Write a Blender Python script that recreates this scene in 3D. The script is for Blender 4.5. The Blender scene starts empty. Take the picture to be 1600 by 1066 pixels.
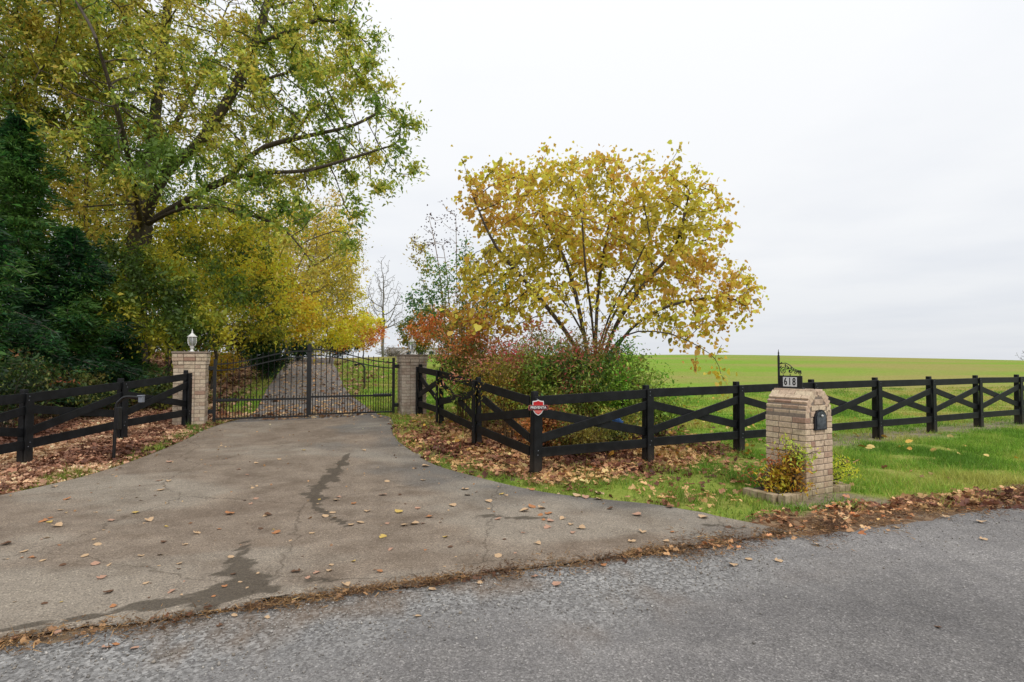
import bpy, bmesh, math, random
import numpy as np
from mathutils import Vector, Matrix
random.seed(7); RNG = np.random.default_rng(7)
S = bpy.context.scene
COL = S.collection

# ------------------------------------------------------------------ camera, sky, sun, exposure
CAM_Z, FPX, PITCH = 1.56, 889.0, math.atan(32/889.0)
cam_d = bpy.data.cameras.new("camera"); cam = bpy.data.objects.new("camera", cam_d); COL.objects.link(cam)
cam.location = (0, 0, CAM_Z); cam.rotation_euler = (math.pi/2 + PITCH, 0, 0)
cam_d.lens = 20.0; cam_d.sensor_width = 36.0; cam_d.clip_start = 0.05; cam_d.clip_end = 3000
S.camera = cam

SUN_EL, SUN_AZ = math.radians(52), math.radians(145)      # azimuth clockwise from +Y
W = bpy.data.worlds.new("World"); S.world = W; W.use_nodes = True
nt = W.node_tree; nt.nodes.clear()
def N(tree, typ, **kw):
    n = tree.nodes.new(typ)
    for k, v in kw.items(): setattr(n, k, v)
    return n
def L(tree, a, b): tree.links.new(a, b)
def world():
    t = nt
    out = N(t, 'ShaderNodeOutputWorld'); bg = N(t, 'ShaderNodeBackground'); bg.inputs['Strength'].default_value = 0.1
    sky = N(t, 'ShaderNodeTexSky', sky_type='NISHITA'); sky.sun_disc = False
    sky.sun_elevation = SUN_EL; sky.sun_rotation = SUN_AZ
    tc = N(t, 'ShaderNodeTexCoord'); sep = N(t, 'ShaderNodeSeparateXYZ'); L(t, tc.outputs['Generated'], sep.inputs[0])
    # cloud deck: project the direction on a layer overhead
    zc = N(t, 'ShaderNodeMath', operation='MAXIMUM'); L(t, sep.outputs['Z'], zc.inputs[0]); zc.inputs[1].default_value = 0.0
    za = N(t, 'ShaderNodeMath', operation='ADD'); L(t, zc.outputs[0], za.inputs[0]); za.inputs[1].default_value = 0.06
    dv = N(t, 'ShaderNodeVectorMath', operation='DIVIDE'); L(t, tc.outputs['Generated'], dv.inputs[0])
    cb = N(t, 'ShaderNodeCombineXYZ')
    for i in range(3): L(t, za.outputs[0], cb.inputs[i])
    L(t, cb.outputs[0], dv.inputs[1])
    n1 = N(t, 'ShaderNodeTexNoise'); n1.inputs['Scale'].default_value = 0.55; n1.inputs['Detail'].default_value = 5; n1.inputs['Roughness'].default_value = 0.5
    L(t, dv.outputs[0], n1.inputs['Vector'])
    # cloud brightness
    cr = N(t, 'ShaderNodeValToRGB'); L(t, n1.outputs['Fac'], cr.inputs[0])
    e = cr.color_ramp.elements
    e[0].position = 0.3; e[0].color = (0.80, 0.825, 0.875, 1); e[1].position = 0.62; e[1].color = (0.925, 0.935, 0.95, 1)
    # greyer and bluer towards the horizon
    hr = N(t, 'ShaderNodeMapRange'); L(t, sep.outputs['Z'], hr.inputs['Value'])
    hr.inputs['From Min'].default_value = 0.0; hr.inputs['From Max'].default_value = 0.16; hr.inputs['To Min'].default_value = 0.75; hr.inputs['To Max'].default_value = 0.0
    mh = N(t, 'ShaderNodeMix', data_type='RGBA'); L(t, hr.outputs[0], mh.inputs[0]); L(t, cr.outputs[0], mh.inputs[6]); mh.inputs[7].default_value = (0.74, 0.77, 0.83, 1)
    # an overcast dome grows brighter overhead
    br = N(t, 'ShaderNodeMath', operation='MULTIPLY_ADD'); L(t, zc.outputs[0], br.inputs[0]); br.inputs[1].default_value = 3.0; br.inputs[2].default_value = 9.9
    vs = N(t, 'ShaderNodeVectorMath', operation='SCALE'); L(t, mh.outputs[2], vs.inputs[0]); L(t, br.outputs[0], vs.inputs['Scale'])
    mx = N(t, 'ShaderNodeMix', data_type='RGBA'); mx.inputs[0].default_value = 0.93; L(t, sky.outputs[0], mx.inputs[6]); L(t, vs.outputs[0], mx.inputs[7])
    L(t, mx.outputs[2], bg.inputs['Color']); L(t, bg.outputs[0], out.inputs[0])
world()
sl = bpy.data.lights.new("sun", 'SUN'); sl.energy = 1.4; sl.angle = math.radians(25); sl.color = (1, 0.96, 0.9)
so = bpy.data.objects.new("sun", sl); COL.objects.link(so)
sd = Vector((math.sin(SUN_AZ)*math.cos(SUN_EL), math.cos(SUN_AZ)*math.cos(SUN_EL), math.sin(SUN_EL)))
so.rotation_euler = sd.to_track_quat('Z', 'Y').to_euler(); so.location = (5, -10, 20)
S.view_settings.view_transform = 'Standard'; S.view_settings.look = 'None'; S.view_settings.gamma = 1
S.view_settings.exposure = 0.0; S.view_settings.use_curve_mapping = False
S.cycles.use_denoising = True
S.cycles.max_bounces = 6; S.cycles.diffuse_bounces = 3; S.cycles.transmission_bounces = 4; S.cycles.transparent_max_bounces = 6
S.cycles.caustics_reflective = False; S.cycles.caustics_refractive = False

# ------------------------------------------------------------------ helpers
def lin(r, g, b):
    f = lambda c: (c/255/12.92 if c/255 <= 0.04045 else ((c/255+0.055)/1.055)**2.4)
    return (f(r), f(g), f(b))
FW = np.array([0, math.cos(PITCH), math.sin(PITCH)]); UP = np.array([0, -math.sin(PITCH), math.cos(PITCH)]); RT = np.array([1., 0, 0])
def ray(px, py): return FW + (px-800)/FPX*RT + (533-py)/FPX*UP
def at(px, py, Y):
    d = ray(px, py); return np.array([0, 0, CAM_Z]) + d*(Y/d[1])
def wnoise(p, freq, seed=0, oct=3):
    r = np.random.default_rng(seed+991); out = np.zeros(len(p)); amp = 1.; tot = 0
    for o in range(oct):
        for k in range(5):
            d = r.normal(size=p.shape[1]); d /= np.linalg.norm(d)
            out += amp*np.sin((p@d)*freq*2*math.pi*(0.7+0.6*r.random()) + r.random()*6.28)
        tot += amp*1.6; amp *= 0.55; freq *= 2.1
    return out/tot          # about -1..1
def sstep(x, a, b):
    t = np.clip((x-a)/(b-a), 0, 1); return t*t*(3-2*t)

def obj_from(name, me, parent=None, loc=None):
    o = bpy.data.objects.new(name, me); COL.objects.link(o)
    if parent is not None: o.parent = parent
    if loc is not None: o.location = loc
    return o
def np_mesh(name, V, F, mat, smooth=False, col=None, attrs=None):
    """V (n,3); F (m,k) with one k, or a list of faces"""
    me = bpy.data.meshes.new(name); V = np.asarray(V, dtype=np.float32)
    if isinstance(F, np.ndarray):
        m, k = F.shape
        me.vertices.add(len(V)); me.vertices.foreach_set('co', V.ravel())
        me.loops.add(m*k); me.loops.foreach_set('vertex_index', F.astype(np.int32).ravel())
        me.polygons.add(m); me.polygons.foreach_set('loop_start', np.arange(0, m*k, k, dtype=np.int32))
        me.update(calc_edges=True); me.validate()
    else:
        me.from_pydata([tuple(v) for v in V], [], F)
    if smooth: me.polygons.foreach_set('use_smooth', np.ones(len(me.polygons), dtype=bool))
    if col is not None:
        a = me.attributes.new('Col', 'FLOAT_COLOR', 'POINT')
        c = np.ones((len(V), 4), dtype=np.float32); c[:, :3] = col; a.data.foreach_set('color', c.ravel())
    for k_, v_ in (attrs or {}).items():
        a = me.attributes.new(k_, 'FLOAT', 'POINT'); a.data.foreach_set('value', np.asarray(v_, dtype=np.float32))
    if mat: me.materials.append(mat)
    return me
def tag(o, label=None, cat=None, group=None, kind=None):
    if label: o['label'] = label
    if cat: o['category'] = cat
    if group: o['group'] = group
    if kind: o['kind'] = kind
    return o
def empty(name, loc, label, cat, group=None, rz=0):
    o = bpy.data.objects.new(name, None); COL.objects.link(o); o.location = tuple(loc); o.rotation_euler = (0, 0, rz)
    o.empty_display_size = 0.2
    return tag(o, label, cat, group)
def bevel_box(sx, sy, sz, bev=0.004, seg=1):
    bm = bmesh.new(); bmesh.ops.create_cube(bm, size=1)
    for v in bm.verts: v.co = Vector((v.co.x*sx, v.co.y*sy, v.co.z*sz))
    if bev > 0: bmesh.ops.bevel(bm, geom=bm.edges[:], offset=bev, segments=seg, affect='EDGES', profile=0.6)
    return bm
def bm_mesh(name, bm, mat, smooth=False):
    me = bpy.data.meshes.new(name); bm.to_mesh(me); bm.free()
    if mat: me.materials.append(mat)
    if smooth: me.polygons.foreach_set('use_smooth', np.ones(len(me.polygons), dtype=bool))
    return me
def part(name, bm, mat, parent, loc=None, rot=None, smooth=False):
    o = obj_from(name, bm_mesh(name, bm, mat, smooth), parent, loc)
    if rot: o.rotation_euler = rot
    return o
def lathe(prof, n=16):
    bm = bmesh.new(); rings = []
    for r, z in prof:
        rings.append([bm.verts.new((r*math.cos(2*math.pi*i/n), r*math.sin(2*math.pi*i/n), z)) for i in range(n)])
    for a, b in zip(rings[:-1], rings[1:]):
        for i in range(n):
            bm.faces.new((a[i], a[(i+1) % n], b[(i+1) % n], b[i]))
    bm.faces.new(rings[0][::-1]); bm.faces.new(rings[-1])
    return bm
def tube(pts, rad, n=6, caps=True, bm=None):
    bm = bm or bmesh.new(); pts = [Vector(p) for p in pts]; rings = []
    rad = rad if hasattr(rad, '__len__') else [rad]*len(pts)
    for i, p in enumerate(pts):
        d = (pts[min(i+1, len(pts)-1)] - pts[max(i-1, 0)]).normalized()
        u = d.orthogonal().normalized() if i == 0 else (uprev - d*uprev.dot(d)).normalized()
        uprev = u; v = d.cross(u)
        rings.append([bm.verts.new(p + (u*math.cos(2*math.pi*k/n) + v*math.sin(2*math.pi*k/n))*rad[i]) for k in range(n)])
    for a, b in zip(rings[:-1], rings[1:]):
        for i in range(n): bm.faces.new((a[i], a[(i+1) % n], b[(i+1) % n], b[i]))
    if caps: bm.faces.new(rings[0][::-1]); bm.faces.new(rings[-1])
    return bm
def prism(poly, depth, bm=None, holes=None):
    """poly in xz, extruded along +y by depth (front face at y=0)"""
    bm = bm or bmesh.new()
    a = [bm.verts.new((x, 0, z)) for x, z in poly]; b = [bm.verts.new((x, depth, z)) for x, z in poly]; n = len(poly)
    bm.faces.new(a); bm.faces.new(b[::-1])
    for i in range(n): bm.faces.new((a[i], b[i], b[(i+1) % n], a[(i+1) % n]))
    bmesh.ops.recalc_face_normals(bm, faces=bm.faces[:])
    return bm

# ------------------------------------------------------------------ materials
def mat_new(name):
    m = bpy.data.materials.new(name); m.use_nodes = True; t = m.node_tree
    return m, t, t.nodes['Principled BSDF'], t.nodes['Material Output']
def noise_node(t, scale, detail=4, rough=0.55, vec=None, dim='3D'):
    n = N(t, 'ShaderNodeTexNoise'); n.inputs['Scale'].default_value = scale; n.inputs['Detail'].default_value = detail; n.inputs['Roughness'].default_value = rough
    if vec is not None: L(t, vec, n.inputs['Vector'])
    return n
def ramp(t, fac, stops):
    r = N(t, 'ShaderNodeValToRGB'); L(t, fac, r.inputs[0]); e = r.color_ramp.elements
    while len(e) < len(stops): e.new(0.5)
    for el, (p, c) in zip(e, stops): el.position = p; el.color = (*c, 1) if len(c) == 3 else c
    return r
def mixc(t, fac, a, b, mode='MIX'):
    m = N(t, 'ShaderNodeMix', data_type='RGBA', blend_type=mode)
    for s, v in ((0, fac), (6, a), (7, b)):
        if isinstance(v, (int, float)): m.inputs[s].default_value = v
        elif isinstance(v, tuple): m.inputs[s].default_value = (*v, 1) if len(v) == 3 else v
        else: L(t, v, m.inputs[s])
    return m.outputs[2]
def bump(t, h, strength, dist, bsdf):
    b = N(t, 'ShaderNodeBump'); b.inputs['Strength'].default_value = strength; b.inputs['Distance'].default_value = dist
    L(t, h, b.inputs['Height']); L(t, b.outputs[0], bsdf.inputs['Normal'])
def objco(t): return N(t, 'ShaderNodeTexCoord').outputs['Object']
def attr(t, name):
    a = N(t, 'ShaderNodeAttribute'); a.attribute_name = name; return a

def leaf_mat(name, trans=0.35, rough=0.6):
    m, t, p, out = mat_new(name); t.nodes.remove(p)
    c = attr(t, 'Col').outputs['Color']
    d = N(t, 'ShaderNodeBsdfDiffuse'); tr = N(t, 'ShaderNodeBsdfTranslucent'); g = N(t, 'ShaderNodeBsdfGlossy'); g.inputs['Roughness'].default_value = rough
    g.inputs['Color'].default_value = (0.8, 0.8, 0.8, 1)
    L(t, c, d.inputs[0]); L(t, c, tr.inputs[0])
    mx = N(t, 'ShaderNodeMixShader'); mx.inputs[0].default_value = trans; L(t, d.outputs[0], mx.inputs[1]); L(t, tr.outputs[0], mx.inputs[2])
    m2 = N(t, 'ShaderNodeMixShader'); m2.inputs[0].default_value = 0.035; L(t, mx.outputs[0], m2.inputs[1]); L(t, g.outputs[0], m2.inputs[2])
    L(t, m2.outputs[0], out.inputs[0]); return m
M = {}
M['leaf'] = leaf_mat('leaf_foliage', 0.48)
M['grass'] = leaf_mat('grass_blades', 0.3)
M['dead'] = leaf_mat('dead_leaves', 0.12)
def bark_mat(name, c1, c2, scale=9):
    m, t, p, out = mat_new(name); co = objco(t)
    mp = N(t, 'ShaderNodeMapping'); mp.inputs['Scale'].default_value = (1, 1, 0.22); L(t, co, mp.inputs[0])
    n = noise_node(t, scale*2.2, 6, 0.65, mp.outputs[0]); n2 = noise_node(t, 1.3, 3, 0.5, co)
    r = ramp(t, n.outputs[0], [(0.36, c1), (0.64, c2)])
    L(t, mixc(t, n2.outputs[0], r.outputs[0], tuple(0.75*x+0.01 for x in c2)), p.inputs['Base Color'])
    p.inputs['Roughness'].default_value = 0.9; p.inputs['Specular IOR Level'].default_value = 0.2; bump(t, n.outputs[0], 0.9, 0.03, p); return m
M['bark'] = bark_mat('oak_bark', (0.035, 0.028, 0.02), (0.13, 0.105, 0.08))
M['bark_grey'] = bark_mat('grey_bark', (0.09, 0.08, 0.07), (0.25, 0.23, 0.2), 14)
M['cane'] = bark_mat('tan_canes', (0.17, 0.1, 0.045), (0.34, 0.22, 0.11), 14)
def brick_mat(name, stops, moss=0.0):
    m, t, p, out = mat_new(name)
    oi = N(t, 'ShaderNodeObjectInfo'); r = ramp(t, oi.outputs['Random'], stops)
    tc = N(t, 'ShaderNodeTexCoord'); ge = N(t, 'ShaderNodeNewGeometry')
    n = noise_node(t, 38, 5, 0.6, ge.outputs['Position']); n2 = noise_node(t, 7, 4, 0.6, ge.outputs['Position'])
    f = N(t, 'ShaderNodeMapRange'); L(t, n.outputs[0], f.inputs[0]); f.inputs[1].default_value = 0.3; f.inputs[2].default_value = 0.7; f.inputs[3].default_value = 0.72; f.inputs[4].default_value = 1.18
    vs = N(t, 'ShaderNodeVectorMath', operation='SCALE'); L(t, r.outputs[0], vs.inputs[0]); L(t, f.outputs[0], vs.inputs['Scale'])
    st = ramp(t, n2.outputs[0], [(0.5, (0, 0, 0)), (0.72, (1, 1, 1))])
    stf = N(t, 'ShaderNodeMath', operation='MULTIPLY'); L(t, st.outputs[0], stf.inputs[0]); stf.inputs[1].default_value = .6
    c = mixc(t, stf.outputs[0], vs.outputs[0], (0.2, 0.14, 0.10))
    # moss and damp climb the lowest courses
    sp = N(t, 'ShaderNodeSeparateXYZ'); L(t, ge.outputs['Position'], sp.inputs[0])
    mr = N(t, 'ShaderNodeMapRange'); L(t, sp.outputs['Z'], mr.inputs[0]); mr.inputs[1].default_value = 0.0; mr.inputs[2].default_value = 0.34; mr.inputs[3].default_value = moss; mr.inputs[4].default_value = 0
    mm = N(t, 'ShaderNodeMath', operation='MULTIPLY'); L(t, mr.outputs[0], mm.inputs[0]); L(t, n2.outputs[0], mm.inputs[1])
    c = mixc(t, mm.outputs[0], c, (0.12, 0.11, 0.03))
    L(t, c, p.inputs['Base Color']); p.inputs['Roughness'].default_value = 0.92; p.inputs['Specular IOR Level'].default_value = 0.25
    bump(t, n.outputs[0], 0.6, 0.004, p); return m
M['brick_mail'] = brick_mat('tan_pink_brick', [(0.0, (0.42, 0.26, 0.19)), (0.10, (0.61, 0.46, 0.325)), (0.45, (0.68, 0.53, 0.38)), (0.7, (0.60, 0.43, 0.31)), (0.9, (0.71, 0.57, 0.40))], 1.2)
M['brick_pillar'] = brick_mat('cream_tan_brick', [(0.0, (0.36, 0.22, 0.16)), (0.2, (0.55, 0.44, 0.315)), (0.55, (0.62, 0.515, 0.38)), (0.8, (0.50, 0.36, 0.27)), (1.0, (0.60, 0.52, 0.41))], 0.0)
M['brick_pillar2'] = brick_mat('grey_tan_brick', [(0.0, (0.38, 0.26, 0.20)), (0.2, (0.52, 0.43, 0.34)), (0.55, (0.57, 0.485, 0.39)), (0.8, (0.48, 0.365, 0.29)), (1.0, (0.58, 0.505, 0.41))], 0.0)
def plain(name, c, rough=0.6, metal=0.0, ns=0, amp=0.2, bmp=0.0, spec=0.5):
    m, t, p, out = mat_new(name)
    if ns:
        n = noise_node(t, ns, 5, 0.6, objco(t))
        r = ramp(t, n.outputs[0], [(0.3, tuple(x*(1-amp) for x in c)), (0.7, tuple(min(1, x*(1+amp)) for x in c))]); L(t, r.outputs[0], p.inputs['Base Color'])
        if bmp: bump(t, n.outputs[0], bmp, 0.004, p)
    else: p.inputs['Base Color'].default_value = (*c, 1)
    p.inputs['Roughness'].default_value = rough; p.inputs['Metallic'].default_value = metal; p.inputs['Specular IOR Level'].default_value = spec
    return m
M['mortar'] = plain('mortar', (0.24, 0.19, 0.15), 0.95, ns=30, bmp=0.5)
M['iron'] = plain('black_iron', (0.008, 0.008, 0.009), 0.4, ns=20, amp=0.4)
M['white_metal'] = plain('white_lamp_metal', (0.72, 0.71, 0.67), 0.4, ns=12, amp=0.1)
M['white'] = plain('white_enamel', (0.75, 0.75, 0.74), 0.4)
M['red'] = plain('red_enamel', (0.52, 0.008, 0.012), 0.35)
M['darkred'] = plain('dark_red_band', (0.07, 0.006, 0.01), 0.4)
M['palered'] = plain('pale_red_print', (0.72, 0.2, 0.17), 0.4)
M['mailbox'] = plain('black_mailbox_enamel', (0.012, 0.014, 0.02), 0.18)
M['door'] = plain('dark_steel_door', (0.16, 0.18, 0.21), 0.25, 0.8, ns=9, amp=0.8)
M['black'] = plain('black_print', (0.01, 0.01, 0.012), 0.5)
M['greybox'] = plain('grey_plastic', (0.2, 0.22, 0.26), 0.45)
M['blue'] = plain('blue_cloth', (0.06, 0.16, 0.42), 0.8, ns=14, amp=0.4)
M['house_white'] = plain('white_siding', (0.72, 0.72, 0.72), 0.6, ns=2, amp=0.05)
M['house_roof'] = plain('grey_metal_roof', (0.55, 0.57, 0.6), 0.45, ns=2, amp=0.08)
def glass_mat():
    m, t, p, out = mat_new('lantern_glass'); p.inputs['Base Color'].default_value = (0.85, 0.88, 0.88, 1); p.inputs['Roughness'].default_value = 0.12
    p.inputs['Transmission Weight'].default_value = 0.75; p.inputs['IOR'].default_value = 1.3; return m
M['glass'] = glass_mat()
def pane_mat():
    m, t, p, out = mat_new('window_pane'); p.inputs['Base Color'].default_value = (0.03, 0.04, 0.05, 1); p.inputs['Roughness'].default_value = 0.08; return m
M['pane'] = pane_mat()
def fence_mat():
    m, t, p, out = mat_new('black_fence_paint'); co = objco(t); oi = N(t, 'ShaderNodeObjectInfo')
    n = noise_node(t, 5, 6, 0.65, co); n2 = noise_node(t, 60, 4, 0.6, co)
    r = ramp(t, n.outputs[0], [(0.42, (0.0035, 0.004, 0.005)), (0.74, (0.014, 0.0155, 0.018))])
    sp = ramp(t, n2.outputs[0], [(0.68, (0, 0, 0)), (0.76, (1, 1, 1))])
    L(t, mixc(t, sp.outputs[0], r.outputs[0], (0.05, 0.055, 0.055)), p.inputs['Base Color']); ge = N(t, 'ShaderNodeNewGeometry'); sz = N(t, 'ShaderNodeSeparateXYZ'); L(t, ge.outputs['Position'], sz.inputs[0])
    mr = N(t, 'ShaderNodeMapRange'); L(t, sz.outputs['Z'], mr.inputs[0]); mr.inputs[1].default_value = .02; mr.inputs[2].default_value = .3; mr.inputs[3].default_value = .8; mr.inputs[4].default_value = 0
    mq = N(t, 'ShaderNodeMath', operation='MULTIPLY'); L(t, mr.outputs[0], mq.inputs[0]); L(t, n.outputs[0], mq.inputs[1])
    L(t, mixc(t, mq.outputs[0], mixc(t, sp.outputs[0], r.outputs[0], (0.05, 0.055, 0.055)), (0.09, 0.07, 0.05)), p.inputs['Base Color'])
    p.inputs['Roughness'].default_value = 0.55; p.inputs['Specular IOR Level'].default_value = 0.28; bump(t, n2.outputs[0], 0.35, 0.004, p); return m
M['fence'] = fence_mat()

# ------------------------------------------------------------------ terrain
ctrl = [(-15,-6,0),(0,-6,-.01),(15,0,-.01),(-3,3.2,0),(0,4.2,0),(2.4,5.2,0),(6,6.5,0),(12,9,-.02),(-12,2,0),(-7.2,6.4,.02),
  (-.58,9.97,.10),(-1.48,11.95,.24),(-2.38,13.9,.26),(-6.84,12.1,.2),(-6.97,10.2,.16),(-7.1,8.3,.06),(-4.7,13.1,.21),(-4.2,10,.09),(-3,7,.01),
  (-7.15,20,.62),(-13,37,1.46),(-17,48,1.62),(-20,62,1.0),(-12,16,.55),(-13,11,.35),(-20,37,2.1),(-30,30,2.0),(-25,12,.8),
  (-2.5,20,.5),(-5,37,1.5),(-10,45,1.95),(-12,70,2.35),(5,16,.05),(15,20,.06),(5,30,.42),(20,30,.45),(10,75,2.35),(25,78,2.5),(45,76,2.15),(72,80,1.45),(-5,75,2.35),
  (20,120,1.2),(60,140,-.5),(-20,120,.8),(110,60,0),(0,250,-6),(150,200,-7),(-150,200,-3),(-80,60,2.2),(-60,10,1.0),(100,0,-1),(0,-60,-1),(-60,-40,-1),(60,-40,-1)]
for k in range(0, 10, 2): ctrl.append((.315+1.778*k, 8+.917*k, 0.0))
CT = np.array(ctrl, float)
def _U(r2): return np.where(r2 > 1e-12, 0.5*r2*np.log(np.maximum(r2, 1e-12)), 0)
n_ = len(CT); d2 = ((CT[:, None, :2]-CT[None, :, :2])**2).sum(-1)
A_ = np.zeros((n_+3, n_+3)); A_[:n_, :n_] = _U(d2)+np.eye(n_)*0.02; A_[:n_, n_] = 1; A_[:n_, n_+1:] = CT[:, :2]; A_[n_:, :n_] = A_[:n_, n_:].T
TPS = np.linalg.solve(A_, np.concatenate([CT[:, 2], [0, 0, 0]]))
def H(x, y):
    x = np.atleast_1d(np.asarray(x, float)); y = np.atleast_1d(np.asarray(y, float)); sh = x.shape
    P = np.stack([x.ravel(), y.ravel()], 1); out = np.empty(len(P))
    for i in range(0, len(P), 20000):
        q = P[i:i+20000]; r2 = ((q[:, None]-CT[None, :, :2])**2).sum(-1); out[i:i+20000] = _U(r2)@TPS[:n_]+TPS[n_]+q@TPS[n_+1:]
    r = np.hypot(P[:, 0], P[:, 1]-30); k = sstep(r, 150, 320); out = out*(1-k)+(-8)*k
    return out.reshape(sh)
def h1(x, y): return float(H([x], [y])[0])
def gnd(px, py):
    d = ray(px, py); lo = 1.0; s = 2.0
    for _ in range(60):
        p = np.array([0, 0, CAM_Z])+d*s; f = p[2]-h1(p[0], p[1])
        s += max(0.002, f*0.9/max(0.05, -d[2])) if f > 0 else f*0.5/max(0.05, -d[2])
        if abs(f) < 0.002 or s > 120: break
    return p
ROAD_A, ROAD_B = 4.28, 0.372                       # road edge: y = A + B x
def road_y(x): return ROAD_A+ROAD_B*x
PAIRS = [((-10.5,.37),(2.6,5.25)),((-9.2,1.8),(1.75,6.12)),((-7.6,3.7),(1.09,6.45)),((-6.5,5.2),(.38,6.83)),((-5.9,6.45),(-.52,7.7)),((-5.65,7.6),(-1.13,8.4)),
  ((-5.72,9),(-1.65,9.4)),((-5.9,10.3),(-2.1,10.4)),((-6.15,11.4),(-2.5,11.9)),((-6.25,12.5),(-2.8,13.2)),((-6.2,13.4),(-3.3,14)),((-6.7,15),(-4.0,15.6)),((-8.55,20),(-5.85,20)),
  ((-11.4,28.2),(-8.6,28.2)),((-14.4,37),(-11.6,37)),((-16.9,46),(-13.9,46)),((-17.2,54),(-14.2,52.5)),((-14,62),(-12,58.5))]
def catmull(P, n):
    P = np.asarray(P, float); P = np.vstack([2*P[0]-P[1], P, 2*P[-1]-P[-2]]); out = []
    for i in range(1, len(P)-2):
        t = np.linspace(0, 1, n, endpoint=False)[:, None]; a, b, c, d = P[i-1], P[i], P[i+1], P[i+2]
        out.append(0.5*((2*b)+(-a+c)*t+(2*a-5*b+4*c-d)*t*t+(-a+3*b-3*c+d)*t**3))
    out.append(P[-2][None]); return np.vstack(out)
LE = catmull([p[0] for p in PAIRS], 16); RE = catmull([p[1] for p in PAIRS], 16)
def pl_dist(P, line):
    d = np.full(len(P), 1e9)
    for a, b in zip(line[:-1], line[1:]):
        ab = b-a; t = np.clip(((P-a)@ab)/max(1e-9, ab@ab), 0, 1); d = np.minimum(d, np.hypot(*(P-(a+t[:, None]*ab)).T))
    return d
def in_poly(P, poly):
    x, y = P[:, 0], P[:, 1]; ins = np.zeros(len(P), bool); j = len(poly)-1
    for i in range(len(poly)):
        xi, yi = poly[i]; xj, yj = poly[j]
        ins ^= ((yi > y) != (yj > y)) & (x < (xj-xi)*(y-yi)/(yj-yi+1e-12)+xi); j = i
    return ins
DPOLY = np.vstack([LE[::2], RE[::-2]])
LE4, RE4 = LE[::4], RE[::4]
FENCE_R = np.array([(.315+1.778*k, 8+.917*k) for k in range(10)])      # roadside run
FENCE_D = np.array([(.315, 8.), (-.583, 9.97), (-1.48, 11.95), (-2.2, 13.72)])
FENCE_L = np.array([(-6.84, 11.95), (-6.97, 10.15), (-7.10, 8.3), (-7.24, 6.4), (-7.38, 4.5)])
def fields(P):
    """what covers the ground at P: litter, dirt, green (0..1)"""
    x, y = P[:, 0], P[:, 1]
    n1 = wnoise(P, 0.5, 1); n2 = wnoise(P, 1.6, 2); n3 = wnoise(P, 0.12, 3)
    dl, dr = pl_dist(P, LE4), pl_dist(P, RE4)
    xl = np.interp(y, LE[:, 1], LE[:, 0]); mid = np.interp(y, LE[:, 1], (LE[:, 0]+np.interp(LE[:, 1], RE[:, 1], RE[:, 0]))/2)
    left = x < mid
    lit = np.zeros(len(P)); dirt = np.zeros(len(P))
    # woodland side
    lit = np.where(left, np.maximum(sstep(dl+n2*.16, .12, .45), .5), lit)
    lit = np.where(left & (y > 14), sstep(dl+n2*.5, .1, 1.3)*0.95, lit)
    # beside the drive, in front of and under the shrubs
    ff = pl_dist(P, FENCE_D); fr = pl_dist(P, FENCE_R[:4])
    bed = np.exp(-((x-0.6)/2.6)**2-((y-10.3)/1.9)**2)
    near = np.maximum(sstep(1.0-ff+n2*.2, .05, .6), sstep(1.35-fr+n2*.25-0.24*np.maximum(0, x-1.2), .1, .8))
    r_ = np.maximum(near*np.clip(.8+.35*n1, .4, 1)*sstep(dr+n2*.12, .25, .6), np.clip(bed*1.6, 0, 1))
    r_ = np.maximum(r_, 0.33*sstep(n1+n2*.5, -.1, .5)*np.exp(-((x-4)/5)**2-((y-10)/5)**2))
    r_ = np.where((y > 13.9), np.maximum(r_*.6, .55*sstep(n1, -.3, .6)*np.exp(-np.maximum(0, x-mid-1)/4)), r_)
    lit = np.where(left, lit, r_)
    # road verge
    rd = (y-road_y(x))/math.hypot(1, ROAD_B); vg = (x > 2.0)
    v = sstep(rd, -1.2, -.9)*(1-sstep(rd+n2*.12, .42, .62))
    lit = np.where(vg, np.maximum(lit*sstep(rd, .9, 1.1), v*np.clip(.85-.10*(x-3), .2, 1)), lit); dirt = np.where(vg, np.maximum(dirt, v), dirt)
    rl = x > 3.9
    lit = np.where(rl & (rd > .6), lit*.12, lit)
    seam = (1-sstep(np.abs(rd), .25, .4))*(x < 2.3); dirt = np.maximum(dirt, seam); lit = np.maximum(lit, seam*.5)
    pad = 1-sstep(np.hypot((x-3.65)/1.0, (y-6.35)/.42)+n2*.15, .55, 1.0); dirt = np.maximum(dirt, pad)
    # bare strip under the roadside fence
    b = np.exp(-((pl_dist(P, FENCE_R)-.12+n2*.12)/.5)**2)*sstep(x, 4.4, 6)
    dirt = np.maximum(dirt, b*.95)
    return np.clip(lit, 0, 1), np.clip(dirt, 0, 1), n3

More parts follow.
